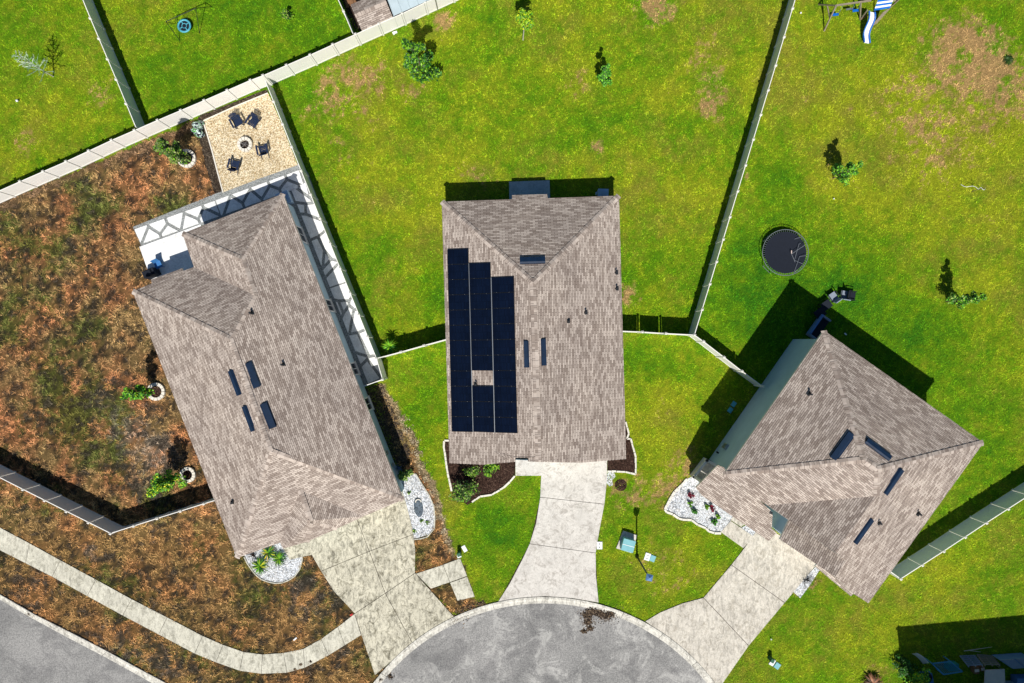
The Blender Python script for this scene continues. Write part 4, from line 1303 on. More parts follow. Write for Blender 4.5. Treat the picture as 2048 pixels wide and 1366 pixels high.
def rosette(name, label, cat, base, n, L, cols, rise=.7, droop=.5, w=.09, h0=.35, seed=0, group=None, trunk=.12):
    r = random.Random(seed); t = thing(name, label, cat, P(*base), group=group)
    mb = MB(); tb = MB(); tb.tube((0, 0, 0), (0, 0, h0), trunk, trunk * .8, 9); tb.build('trunk', M['bark'], t)
    for i in range(n):
        a = i * 2.399 + r.uniform(-.1, .1); l = L * r.uniform(.75, 1.05); up = rise * r.uniform(.3, 1.2)
        d = Vector((cos(a), sin(a), 0)); sd = Vector((-sin(a), cos(a), 0))
        col = jit(r.choice(cols), r); prev = None; K = 6
        for k in range(K + 1):
            f = k / K
            p = Vector((0, 0, h0)) + d * l * f + Vector((0, 0, up * L * (f - (1 + droop) * f * f * .8)))
            ww = w * (1 - f) ** .6 * (.4 + f * 2 if f < .3 else 1)
            cur = (p + sd * ww, p, p - sd * ww)
            if prev:
                dz = Vector((0, 0, -.02))
                mb.face([prev[0] + dz, prev[1], cur[1], cur[0] + dz], 0, None, col)
                mb.face([prev[1], prev[2] + dz, cur[2] + dz, cur[1]], 0, None, jit(col, r, .15))
            prev = cur
    mb.build('fronds', M['leaf'], t, merge=False)
    return t
CY_ = [lin(86, 150, 20), lin(40, 96, 18), lin(190, 196, 40), lin(24, 64, 20), lin(120, 160, 30)]
rosette('cycad', 'lower left cycad of three in the white gravel bed', 'palm', (523, 1129), 46, .78, CY_, seed=1, w=.045)
rosette('cycad', 'upper cycad of three, touching the house eave', 'palm', (540, 1103), 42, .68, CY_ + [lin(200, 170, 50)], seed=2, w=.045)
rosette('cycad', 'right hand cycad of three, beside the entry walk', 'palm', (561, 1115), 46, .66, CY_[:2] + CY_[3:] + [lin(30, 50, 26)], seed=3, w=.045)
rosette('strap_leaf_plant', 'small clump of upright strap leaves beside the flagstone fence', 'plant', (784, 692), 34, .72, BG + LG, 1.5, .5, .045, 1.0, 4, trunk=.05)
rosette('dry_palm', 'brown withered palm at the bottom edge of the lower right lawn', 'palm', (1742, 1362), 34, .9, [lin(120, 84, 56), lin(80, 60, 40), lin(160, 110, 80)], seed=5)
rosette('grass_clump', 'dark grass clump among dead turf near the right edge', 'plant', (2016, 120), 60, .5, [lin(40, 70, 24), lin(60, 92, 30)], 1.2, seed=6, h0=.05, w=.03, trunk=.03)

# pale, nearly bare conifer on the upper left lawn
def conifer():
    r = random.Random(3); t = thing('conifer', 'pale grey green sparse conifer on the upper left lawn, with long shadow', 'tree', P(107, 153))
    tb = MB(); tb.tube((0, 0, 0), (0, 0, 4.1), .045, .012, 7); tb.build('trunk', M['bark_pale'], t)
    cb = MB(); cols = [lin(168, 190, 160), lin(140, 168, 140), lin(200, 214, 190)]
    for i in range(34):
        z = .9 + 3.2 * i / 34; L = (1.0 - z / 4.6) * 1.15 + .15
        a = i * 2.4 + r.uniform(-.3, .3)
        d = Vector((cos(a), sin(a), r.uniform(.35, .7))).normalized()
        p = Vector((0, 0, z)); q = p + d * L; col = r.choice(cols)
        cb.tube(p, q, .022, .012, 5, cap=False, col=col)
        for k in range(5):
            s = p.lerp(q, .35 + .13 * k); d2 = (d + Vector((r.uniform(-1, 1), r.uniform(-1, 1), r.uniform(-.1, .5)))).normalized()
            cb.tube(s, s + d2 * L * .32, .016, .008, 4, cap=False, col=jit(col, r, .1))
    cb.build('branches', M['leaf'], t, merge=False)
conifer()
def bare_twigs(name, label, base, h, n, rad, mat='bark', cat='bush', seed=0):
    r = random.Random(seed); t = thing(name, label, cat, P(*base)); mb = MB()
    for i in range(n):
        a = r.uniform(0, 2 * pi); p = Vector((r.uniform(-.06, .06), r.uniform(-.06, .06), 0))
        for k in range(4):
            q = p + Vector((cos(a) * rad / 4 * r.uniform(.4, 1.2), sin(a) * rad / 4 * r.uniform(.4, 1.2), h / 4 * r.uniform(.5, 1.2)))
            mb.tube(p, q, .016 - k * .003, .013 - k * .003, 4, cap=False); a += r.uniform(-.7, .7); p = q
    mb.build('twigs', M[mat], t); return t
bare_twigs('dry_bush', 'leafless dark bush beside the right driveway under the pent roof', (1612, 1160), .9, 26, .8, 'pipe_black', seed=1)
bare_twigs('dry_bush', 'dark brushy dry plant left of the three cycads', (507, 1110), .6, 40, .45, 'soil', seed=2)
# staked sapling
t = thing('sapling', 'thin bare sapling held by two pale guy straps on the right lawn', 'tree', P(1944, 383))
mb = MB(); mb.tube((0, 0, 0), (.02, .02, 1.5), .025, .012, 6)
for a, z in ((.4, .9), (2.2, 1.1), (3.6, 1.2), (5.1, .8)): mb.tube((.01, .01, z), (cos(a) * .3, sin(a) * .3, z + .3), .012, .006, 5)
mb.build('trunk', M['bark'], t)
mb = MB()
for ang in (2.55, .25):
    prev = Vector((0, 0, .75))
    for k in range(1, 7):
        f = k / 6; q = Vector((cos(ang) * 1.0 * f, sin(ang) * 1.0 * f + .12 * sin(f * 6), .75 * (1 - f) + .02)); mb.tube(prev, q, .018, .018, 5); prev = q
mb.build('guy_strap', M['white_plastic'], t)

# white block rings around the three shrubs, and the fire pit
def ring(name, label, c, r_, n, w, h, mat, cat, parent=None):
    mb = MB(); cc = P(*c)
    for i in range(n):
        a0 = 2 * pi * i / n + .02 / r_; a1 = 2 * pi * (i + 1) / n - .02 / r_
        q = lambda a, rr: (cos(a) * rr, sin(a) * rr)
        am = (a0 + a1) / 2
        mb.prism([q(a0, r_ - w), q(a0, r_), q(am, r_), q(a1, r_), q(a1, r_ - w), q(am, r_ - w)], 0, h)
    return mb, cc
for c, r_, l in (((375, 318), .68, 'white block ring at the foot of the tall bushy shrub by the rear fence'), ((314, 783), .66, 'white block ring at the foot of the bright green shrub by the house wall'), ((377, 949), .58, 'white block ring round the yellow tipped shrub near the edge on fence')):
    mb, cc = ring('x', l, c, r_, 14, .22, .22, 'block_white', 'planter')
    t = thing('planter_ring', l, 'planter', cc, group='white block planter rings')
    mb.build('block_ring', M['block_white'], t)
    s_ = MB(); s_.lathe((0, 0, 0), [(.01, .08), (r_ - .2, .07), (r_ - .2, 0)], 20); s_.build('soil', M['mulch'], t)
mb, cc = ring('x', '', (492, 290.5), .55, 12, .22, .32, 'block_white', '')
t = thing('fire_pit', 'round white block fire pit with charred logs on the tan gravel', 'fire pit', cc)
mb.build('block_ring', M['block_white'], t)
mb = MB(); mb.lathe((0, 0, .02), [(.01, .06), (.33, .05), (.34, 0)], 20); mb.build('ash', M['soil'], t)
r = random.Random(4); mb = MB()
for i in range(7):
    a = r.uniform(0, 3.14); c_ = Vector((r.uniform(-.1, .1), r.uniform(-.1, .1), .1 + .03 * i)); d = Vector((cos(a), sin(a), r.uniform(-.1, .1))) * .2
    mb.tube(c_ - d, c_ + d, .035, .03, 7)
mb.build('logs', M['ash'], t)

# ------------------------------------------------------------------ chairs around the fire pit
def adirondack():
    t = thing('garden_chair', '', 'chair', (0, 0, 0), group='dark slatted chairs around the fire pit')
    m = M['navy_plastic']
    mb = MB()          # faces +y; seat slopes down to the back
    for i in range(6): mb.box((0, .24 - i * .095, .36 - i * .022), (.52, .082, .022))
    mb.build('seat', m, t)
    mb = MB()
    for i in range(7):
        x = (i - 3) * .078; hgt = .74 - abs(i - 3) * .045
        mb.bar((x, -.28, .22), (x * 1.12, -.28 - hgt * .42, .22 + hgt * .9), .068, .02)
    mb.bar((-.3, -.36, .46), (.3, -.36, .46), .05, .03); mb.bar((-.26, -.5, .74), (.26, -.5, .74), .05, .03)
    mb.build('backrest', m, t)
    for s in (-1, 1):
        mb = MB(); mb.box((s * .36, -.02, .565), (.13, .72, .024)); mb.build('armrest', m, t)
        mb = MB(); mb.bar((s * .29, .27, 0), (s * .29, .27, .555), .09, .03); mb.build('leg', m, t)
        mb = MB(); mb.bar((s * .27, .27, .35), (s * .27, -.62, .03), .03, .1); mb.bar((s * .33, -.30, .3), (s * .36, -.34, .555), .04, .03); mb.build('leg', m, t)
    return t
ch = adirondack()
for i, (x, y, ang, lab) in enumerate(((478, 248, -152, 'dark slatted garden chair upper left of the fire pit'), (509, 248, 150, 'dark slatted garden chair upper right of the fire pit'),
        (529, 302, 12, 'dark slatted garden chair to the right of the fire pit'), (473, 332, -14, 'dark slatted garden chair nearest the flagstones, below the fire pit'))):
    o = ch if i == 0 else copy_tree(ch)
    o.location = P(x, y, 0) + Vector((0, 0, .035)); o.rotation_euler = (0, 0, radians(ang)); o['label'] = lab

# wrapped bags beside the gravel patio
def pile():
    t = thing('wrapped_bags', 'pile of green, white and black printed bags beside the gravel patio', 'bags', P(399, 259))
    r = random.Random(6)
    for i in range(7):
        mb = MB(); x = r.uniform(-.15, .15); y = -.42 + .14 * i; z = .12 + (i % 3) * .11
        a = radians(20) + r.uniform(-.2, .2); prof = [(.02, .13), (.2, .11), (.3, .0), (.22, -.1), (.02, -.12)]
        mb.lathe((x, y, z), prof, 14, sx=1.25, sy=.75)
        mb.build('bag', M['bag_print'], t, smooth=True)
    return t
m, tt, b = nt('bag_print')
v = nd(tt, 'ShaderNodeTexNoise'); v.inputs['Scale'].default_value = 3.2; v.inputs['Distortion'].default_value = 2.0
tt.links.new(coords(tt), v.inputs['Vector'])
rr_ = ramp(tt, v.outputs['Fac'], [(0.3, lin(16, 26, 34)), (0.46, lin(16, 28, 36)), (0.48, lin(190, 214, 214)), (0.53, lin(224, 236, 232)), (0.55, lin(20, 34, 40)), (0.6, lin(70, 150, 50))])
tt.links.new(rr_.outputs[0], b.inputs['Base Color']); b.inputs['Roughness'].default_value = .4
pile()

# ------------------------------------------------------------------ play things
def saucer_swing():
    t = thing('saucer_swing', 'light blue saucer swing hanging in a thin black A frame', 'swing', P(380, 62))
    base = P(380, 62); A = P(331.7, 43, 1.75) - base; Bq = P(391.3, 16.6, 1.75) - base
    feet = [P(360, 82) - base, P(399.5, 67) - base]
    d = (Bq - A); d.z = 0; d.normalize()
    for i, (top, ft) in enumerate(((A, feet[0]), (Bq, feet[1]))):
        g = Vector((top.x, top.y, 0)); other = g * 2 - Vector((ft.x, ft.y, 0)); other.z = 0
        other = g + (other - g) * .9
        for q in (ft, other):
            mb = MB(); mb.tube(top, q, .022, .022, 8); mb.build('leg', M['black_metal'], t)
    mb = MB(); mb.tube(A, Bq, .026, .026, 8); mb.build('crossbar', M['black_metal'], t)
    c = P(368.7, 51.8, .35) - base
    mb = MB()
    n = 26
    prof = [(.36, .0), (.46, -.03), (.52, .03), (.46, .07), (.38, .05), (.36, 0)]
    mb.lathe(c, prof, n); mb.build('saucer_rim', M['teal_plastic'], t, smooth=True)
    mb = MB(); mb.lathe(c, [(.01, .01), (.37, .01)], n); sw_ = mb.build('saucer_mat', M['black_fabric'], t)
    mb = MB()
    for k in range(4):
        a = k * pi / 2 + .6; mb.bar(c + Vector((cos(a) * .17, sin(a) * .17, .03)), c + Vector((cos(a) * .4, sin(a) * .4, .03)), .06, .02)
    mb.lathe(c + Vector((0, 0, .03)), [(.15, 0), (.19, .01), (.19, -.01), (.15, 0)], 18)
    mb.build('saucer_spokes', M['teal_plastic'], t)
    for f, a in ((.3, 2.6), (.3, 4.0), (.7, 1.0), (.7, 5.6)):
        mb = MB(); mb.tube(A.lerp(Bq, f), c + Vector((cos(a) * .48, sin(a) * .48, .05)), .008, .008, 5); mb.build('rope', M['black_metal'], t)
saucer_swing()

def swing_set():
    o0 = P(1720, 40); t = thing('swing_set', 'wooden swing set with white slide and blue and white striped canopy, top edge', 'playset', o0)
    L = lambda x, y, h: P(x, y, h) - o0
    W_ = M['wood_grey']
    mb = MB(); mb.bar(L(1672, 11, 2.2), L(1742, 1, 2.2), .1, .12); mb.build('beam', W_, t)
    top = L(1672, 11, 2.2)
    for x, y in ((1648, 62), (1637, 9)):
        mb = MB(); mb.bar(top, L(x, y, 0), .09); mb.build('leg', W_, t)
    mb = MB(); mb.bar(top.lerp(L(1648, 62, 0), .5), top.lerp(L(1637, 9, 0), .5), .07); mb.build('brace', W_, t)
    for i, (bx, sx, sy) in enumerate(((.12, 1671, 29), (.62, 1711, 21))):
        bp = L(1672, 11, 2.2).lerp(L(1742, 1, 2.2), bx); sp = L(sx, sy, .45)
        mb = MB(); mb.box(sp, (.44, .18, .04), .12); st = mb.build('swing_seat', M['blue_plastic'], t)
        for s in (-.2, .2):
            mb = MB(); mb.tube(bp + Vector((s, 0, 0)), sp + Vector((s, 0, 0)), .012, .012, 5); mb.build('chain', M['blue_plastic'], st)
    # glider between the swings
    mb = MB(); mb.bar(L(1692, 19, .5), L(1706, 17, .5), .12, .05); mb.build('glider', M['steel'], t)
    # tower: posts, deck, canopy
    tw = [(1748, 22), (1776, 18), (1770, -16), (1742, -12)]
    for x, y in tw:
        q = L(x, y, 0); mb = MB(); mb.bar(q, (q.x, q.y, 2.7), .1); mb.build('tower_post', W_, t)
    q = [L(x, y, 0) for x, y in tw]
    mb = MB()
    for k in range(9):
        f = (k + .5) / 9; a, b_ = q[0].lerp(q[3], f), q[1].lerp(q[2], f)
        mb.bar(a + Vector((0, 0, 1.2)), b_ + Vector((0, 0, 1.2)), .11, .03)
    mb.build('deck', W_, t)
    c = [L(1748, 21, 2.35), L(1780, 16, 2.35), L(1788, -4, 2.9), L(1756, 0, 2.9), L(1795, -30, 2.35), L(1763, -26, 2.35)]
    for k in range(5):
        mb = MB(); f0, f1 = k / 5, (k + 1) / 5
        u = Vector((0, 0, .02))
        mb.face([c[0].lerp(c[3], f0), c[1].lerp(c[2], f0), c[1].lerp(c[2], f1), c[0].lerp(c[3], f1)]); mb.face([p - u for p in [c[0].lerp(c[3], f0), c[1].lerp(c[2], f0), c[1].lerp(c[2], f1), c[0].lerp(c[3], f1)]][::-1])
        mb.build('canopy_stripe', M['blue_plastic' if k % 2 == 0 else 'white_plastic'], t)
    mb = MB(); mb.face([c[3], c[2], c[4], c[5]]); mb.face([p - Vector((0, 0, .02)) for p in [c[3], c[2], c[4], c[5]]][::-1]); mb.build('canopy_back', M['blue_plastic'], t)
    # slide: wavy trough
    mb = MB(); ms_ = MB()
    a, b_ = L(1743, 24, 1.25), L(1731, 87, .12); N = 12; prev = None
    for k in range(N + 1):
        f = k / N; p = a.lerp(b_, f) + Vector((.06 * sin(f * 7), 0, .10 * sin(f * 7.5)))
        sd = Vector((1, -.18, 0)).normalized()
        cur = (p - sd * .24, p - sd * .17, p + sd * .17, p + sd * .24)
        if prev:
            mb.face([prev[1], prev[2], cur[2], cur[1]]); u = Vector((0, 0, -.03)); mb.face([prev[2] + u, prev[1] + u, cur[1] + u, cur[2] + u])
            up = Vector((0, 0, .13))
            for i0, i1 in ((0, 1), (2, 3)):
                P0, P1_, Q0, Q1 = prev[i0], prev[i1], cur[i0], cur[i1]
                ms_.face([P0 + up, P1_ + up, Q1 + up, Q0 + up]); ms_.face([P0 + u, Q0 + u, Q0 + up, P0 + up][::-1]); ms_.face([P1_ + u, Q1 + u, Q1 + up, P1_ + up])
        prev = cur
    sl_ = mb.build('slide', M['slide_white'], t); ms_.build('slide_side', M['blue_plastic'], sl_)
    # ladder
    la, lb = L(1772, 22, 1.2), L(1746, 51, .05); sd = Vector((.24, .16, 0))
    mb = MB(); mb.bar(la + sd, lb + sd, .05, .09); mb.bar(la - sd, lb - sd, .05, .09)
    for k in range(8):
        p = la.lerp(lb, (k + .3) / 8); mb.bar(p - sd, p + sd, .11, .035)
    mb.build('ladder', W_, t)
    for (x1, y1), (x2, y2) in (((1720, 40), (1735, 20)), ((1720, 40), (1722, 2))):
        mb = MB(); mb.bar(L(x1, y1, .05), L(x2, y2, 1.3), .07); mb.build('brace', W_, t)
    mb = MB(); mb.bar(L(1720, 40, .05), L(1745, 24, .9), .08); mb.build('brace', M['wood_brown'], t)
swing_set()

def trampoline():
    c = P(1571, 505, .75); t = thing('trampoline', 'large round black trampoline with collapsed enclosure poles on the right lawn', 'trampoline', (c.x, c.y, 0))
    z = .75
    mb = MB(); n = 40
    for i in range(n):
        a, b_ = 2 * pi * i / n, 2 * pi * (i + 1) / n
        mb.tube((cos(a) * 1.68, sin(a) * 1.68, z), (cos(b_) * 1.68, sin(b_) * 1.68, z), .025, .025, 6, cap=False)
    mb.build('frame', M['steel'], t)
    mb = MB(); mb.lathe((0, 0, z), [(.01, -.05), (.8, -.03), (1.52, 0)], 40); mb.lathe((0, 0, z), [(1.52, -.01), (.8, -.04), (.01, -.06)], 40); mb.build('mat', M['black_fabric'], t)
    mb = MB()
    for i in range(64):
        a = 2 * pi * i / 64; mb.tube((cos(a) * 1.5, sin(a) * 1.5, z), (cos(a) * 1.67, sin(a) * 1.67, z), .010, .010, 4, cap=False)
    mb.build('springs', M['steel'], t)
    for i in range(4):
        a = pi / 4 + i * pi / 2; mb = MB()
        for s in (-.22, .22): mb.tube((cos(a + s) * 1.68, sin(a + s) * 1.68, z), (cos(a + s) * 1.68, sin(a + s) * 1.68, .04), .022, .022, 6)
        mb.tube((cos(a - .22) * 1.68, sin(a - .22) * 1.68, .03), (cos(a + .22) * 1.68, sin(a + .22) * 1.68, .03), .022, .022, 6)
        mb.build('leg', M['steel'], t)
    L = lambda x, y, h: P(x, y, h) - Vector((c.x, c.y, 0))
    for pts in (((1610, 490, 1.1), (1583, 508, .95), (1590, 524, .8)), ((1603, 474, 1.0), (1589, 478, .8)), ((1602, 487, 1.0), (1598, 488, .9), (1589, 520, .8)), ((1588, 520, .85), (1606, 528, .95)), ((1612, 511, 1.0), (1599, 513, .85), (1588, 545, .8))):
        mb = MB(); q = [L(*p) for p in pts]
        for a, b_ in zip(q, q[1:]): mb.tube(a, b_, .016, .016, 6)
        mb.build('enclosure_pole', M['steel'], t)
    mb = MB(); mb.tube(L(1583, 507, .95), L(1583, 501, .95), .035, .035, 8); mb.build('pole_foam', M['tan_plastic'], t)
trampoline()

# ------------------------------------------------------------------ seats behind the two storey house
def patio_chair(label, x, y, rz, mat='grey_fabric'):
    t = thing('patio_chair', label, 'chair', P(x, y), rz, group='patio seats behind the two storey house')
    mb = MB(); mb.box((0, 0, .42), (.56, .56, .07)); mb.build('seat', M[mat], t)
    mb = MB(); mb.bar((0, -.28, .42), (0, -.42, .95), .54, .06); mb.build('backrest', M[mat], t)
    for s in (-1, 1):
        mb = MB(); mb.bar((s * .31, -.3, .64), (s * .31, .28, .64), .06, .03); mb.build('armrest', M['black_metal'], t)
        for yy in (-.28, .28):
            mb = MB(); mb.bar((s * .31, yy, 0), (s * .31, yy, .63), .035); mb.build('leg', M['black_metal'], t)
patio_chair('grey patio chair at the edge of the shadow, left of two', 1661, 594, radians(35))
patio_chair('grey patio chair in the sun, right of two, below the trampoline', 1684, 590, radians(-8))
def dark_table(label, x, y, rz, sx, sy, h, cat, nm):
    t = thing(nm, label, cat, P(x, y), rz)
    mb = MB(); mb.box((0, 0, h), (sx, sy, .05)); mb.build('tabletop', M['black_fabric'], t)
    for a in (-1, 1):
        for b_ in (-1, 1):
            mb = MB(); mb.bar((a * (sx / 2 - .06), b_ * (sy / 2 - .06), 0), (a * (sx / 2 - .06), b_ * (sy / 2 - .06), h), .05); mb.build('leg', M['black_metal'], t)
dark_table('square black table in the shadow beside the grey patio chairs', 1646, 611, radians(35), .72, .6, .6, 'table', 'side_table')
dark_table('square black table in the shadow closer to the house corner', 1633, 627, radians(35), .75, .65, .6, 'table', 'side_table')
patio_chair('small black folding chair right of the grey patio chairs', 1697, 592, radians(-100), 'black_fabric')
t = thing('outdoor_sofa', 'dark sofa half hidden under the top corner of the two storey house', 'sofa', P(1632, 655), radians(55))
mb = MB(); mb.box((0, 0, .3), (1.7, .8, .3)); mb.build('seat', M['black_fabric'], t)
mb = MB(); mb.box((0, .38, .6), (1.7, .16, .5)); mb.build('backrest', M['storage_navy'], t)
for s in (-1, 1):
    mb = MB(); mb.box((s * .84, 0, .42), (.14, .8, .5)); mb.build('armrest', M['grey_fabric'], t)

# ------------------------------------------------------------------ air conditioners
def ac(label, x, y, rz, s=.85):
    t = thing('air_conditioner', label, 'air conditioner', P(x, y), rz)
    mb = MB(); mb.box((0, 0, .4), (s, s, .72)); mb.build('casing', M['ac_blue'], t)
    mb = MB(); mb.lathe((0, 0, .77), [(.01, -.02), (s * .40, -.02)], 24); mb.build('grille_well', M['black_metal'], t)
    mb = MB()
    for i in range(12):
        a = i * pi / 6; mb.bar((cos(a) * .05, sin(a) * .05, .785), (cos(a) * s * .41, sin(a) * s * .41, .785), .016, .012)
    for rr in (.16, .28, .38): mb.lathe((0, 0, .785), [(rr * s / .9, .006), (rr * s / .9 + .014, .006), (rr * s / .9 + .014, -.006), (rr * s / .9, -.006), (rr * s / .9, .006)], 24)
    mb.build('grille', M['ac_blue'], t)
    mb = MB(); mb.box((-s / 2 - .08, .1, .3), (.12, .18, .4)); mb.build('service_box', M['ac_blue'], t)
ac('grey blue air conditioner behind the middle house at its right corner', 1204, 392, radians(-2), .75)
ac('air conditioner at the back corner of the left house, mostly under the eave', 573, 400, radians(22), .9)
# things on the white patio
t = thing('covered_grill', 'black covered grill on the white patio beside the blue chair', 'grill', P(310, 548), radians(25))
mb = MB(); mb.box((0, 0, .5), (.95, .55, 1.0), taper=.9); mb.box((0, 0, 1.06), (.6, .45, .14), taper=.7); mb.build('grill_cover', M['black_fabric'], t)
t = thing('plastic_chair', 'blue plastic chair at the corner of the white patio', 'chair', P(322, 531), radians(25))
mb = MB(); mb.box((0, 0, .42), (.5, .5, .05)); mb.build('seat', M['cover_blue'], t)
mb = MB(); mb.bar((0, .24, .42), (0, .34, .9), .48, .04); mb.build('backrest', M['cover_blue'], t)
for a in (-1, 1):
    for b_ in (-1, 1):
        mb = MB(); mb.bar((a * .22, b_ * .22, 0), (a * .24, b_ * .24, .42), .04); mb.build('leg', M['cover_blue'], t)

# ------------------------------------------------------------------ street side things
bl = P(1273.8, 1112.5); t = thing('street_lamp', 'black lamp post with square lantern between the two driveways, with long shadow', 'lamp', bl)
H = 4.85
mb = MB(); mb.lathe((0, 0, 0), [(.14, 0), (.14, .12), (.09, .3), (.07, .5)], 14); mb.build('base', M['black_metal'], t)
mb = MB(); mb.tube((0, 0, .3), (0, 0, H - .45), .07, .05, 10); mb.build('pole', M['black_metal'], t)
mb = MB(); mb.box((0, 0, H - .25), (.26, .26, .42), radians(-12), taper=1.45); mb.build('lantern', M['window_glass'], t)
mb = MB(); mb.box((0, 0, H + .02), (.44, .44, .12), radians(-12), taper=.35); mb.box((0, 0, H + .09), (.1, .1, .08), radians(-12)); mb.build('lantern_cap', M['storage_navy'], t)
# transformer
b0 = P(1253, 1084); t = thing('transformer_box', 'pale teal metal transformer cabinet on its concrete pad between the driveways', 'transformer', b0, radians(-15))
mb = MB(); mb.box((0.02, -.05, .45), (.86, .86, .66)); mb.build('cabinet', M['box_green'], t)
mb = MB(); mb.box((0.02, .19, .80), (.90, .42, .05)); mb.build('lid', M['box_green'], t)
mb = MB(); mb.box((0.02, -.25, .80), (.90, .42, .05)); mb.build('lid', M['box_green'], t)
mb = MB(); mb.box((0.02, -.03, .81), (.90, .035, .05)); mb.build('lid_seam', M['white_plastic'], t)
def lid(label, x, y, rz, mat='white_plastic', holes=2, sx=.42, sy=.58):
    t = thing('utility_box', label, 'utility lid', P(x, y), radians(rz), group='utility box lids in the lawn')
    mb = MB(); mb.box((0, 0, .05), (sx, sy, .08), taper=.94); mb.build('lid', M[mat], t)
    if holes:
        mb = MB()
        for k in range(holes): mb.lathe((0, (k - (holes - 1) / 2) * .24, .092), [(.001, 0), (.045, .0)], 12)
        mb.build('hole', M['pipe_black'], t)
lid('white utility lid with two holes, left of the pair by the lamp post', 1294.5, 1113, -18)
lid('pale green utility lid, right of the pair by the lamp post', 1305, 1116.5, -22, 'box_green', 0, .40, .48)
lid('white utility lid with two holes touching the right side of the middle driveway', 1199, 1090.5, 0)
lid('white utility lid with one hole near the bottom edge of the right lawn', 1544, 1324, -30, 'white_plastic', 1, .36, .5)
lid('pale teal utility lid near the bottom edge of the right lawn', 1554, 1331, -35, 'box_green', 0, .4, .46)
lid('pale blue utility lid in the shade, upper one beside the two storey house', 1467, 808, -35, 'teal_plastic', 0, .32, .4)
lid('pale blue utility lid in the shade, lower one beside the two storey house', 1460, 820, -35, 'teal_plastic', 0, .32, .4)
lid('white utility lid in the grass right of the sidewalk stub', 929, 1097, 30, 'white_plastic', 0, .3, .5)
def pedestal(label, x, y, rz):
    t = thing('utility_pedestal', label, 'utility pedestal', P(x, y), radians(rz))
    mb = MB(); mb.box((0, 0, .3), (.26, .26, .6), taper=.9); mb.build('housing', M['utility_green'], t)
    mb = MB(); mb.box((0, 0, .62), (.25, .25, .05)); mb.build('cap', M['utility_green'], t)
pedestal('short green utility pedestal at the tip of the sidewalk stub', 919, 1105, 20)
pedestal('short green utility pedestal beside the lids at the bottom edge', 1539, 1315, -30)
t = tag(MB().build('x', M['white_plastic']), 'x') if False else None
for x, y, l in ((918.5, 1112, 'small white lid beside the green pedestal on the sidewalk stub'),): lid(l, x, y, 20, 'white_plastic', 0, .32, .22)
def knob(name, label, cat, x, y, r_, mat):
    mb = MB(); c = P(x, y); mb.lathe((c.x, c.y, .09 + r_), [(.001, r_), (r_ * .7, r_ * .7), (r_, 0), (r_ * .7, -r_ * .7), (.001, -r_)], 12)
    return tag(mb.build(name, M[mat], smooth=True), label, cat)
knob('ball', 'small white ball on the upper left lawn', 'ball', 37.5, 203, .10, 'white_plastic')
knob('ball', 'small white ball beside the right fence near the swing set', 'ball', 1600, 27.5, .07, 'white_plastic')
knob('ball', 'small white ball on the right lawn, halfway to the trampoline', 'ball', 1666, 398, .06, 'white_plastic')
knob('ball', 'small white ball in the grass below the right driveway', 'ball', 1541, 1277, .06, 'white_plastic')
mb = MB(); c = P(790, 66); mb.box((c.x, c.y, .08), (.34, .16, .06), .3); mb.box((c.x - .08, c.y - .06, .08), (.12, .2, .05), .5)
tag(mb.build('plastic_bag', M['white_plastic']), 'crumpled white plastic bag on the lawn below the white fence', 'plastic bag')
mb = MB(); c = P(703, 1229); mb.box((c.x, c.y, .08), (.16, .1, .08), .3); mb.box((c.x + .06, c.y + .05, .09), (.08, .12, .06), .9)
tag(mb.build('marker_flag', M['red_plastic']), 'small red marker in the dead grass beside the left driveway', 'marker')
mb = MB(); c = P(591, 1277); mb.box((c.x, c.y, .08), (.3, .1, .05), .7); tag(mb.build('litter', M['white_plastic']), 'white scrap of litter in the dead grass above the sidewalk', 'litter')
mb = MB(); c = P(1690, 668); mb.box((c.x, c.y, .08), (.2, .1, .05), -.7); tag(mb.build('litter', M['white_plastic']), 'white scrap of litter in the shadow beside the two storey house', 'litter')

# slate oval with a little fountain
t = thing('garden_ornament', 'dark slate oval with a curved white stone in the white gravel bed', 'ornament', P(837, 1014))
mb = MB(); mb.lathe((0, 0, 0), [(.001, .10), (.30, .09), (.36, .05), (.36, .0)], 24, sx=.95, sy=2.05); o = mb.build('slate_bed', M['gravel_slate'], t); o.rotation_euler = (0, 0, radians(8))
mb = MB()
for i in range(16):
    a = radians(-10 + i * 13); a2 = radians(-10 + (i + 1) * 13); mb.tube((cos(a) * .2, .42 + sin(a) * .17, .12), (cos(a2) * .2, .42 + sin(a2) * .17, .12), .045, .045, 7)
mb.build('stone_arch', M['block_white'], t)
# small metal post lantern in the corner of the gravel
bare_twigs('vine', 'tangled blue grey creeper on the shaded corner of the left house', (797, 935), 1.4, 30, .5, 'storage_navy', 'vine', 7)

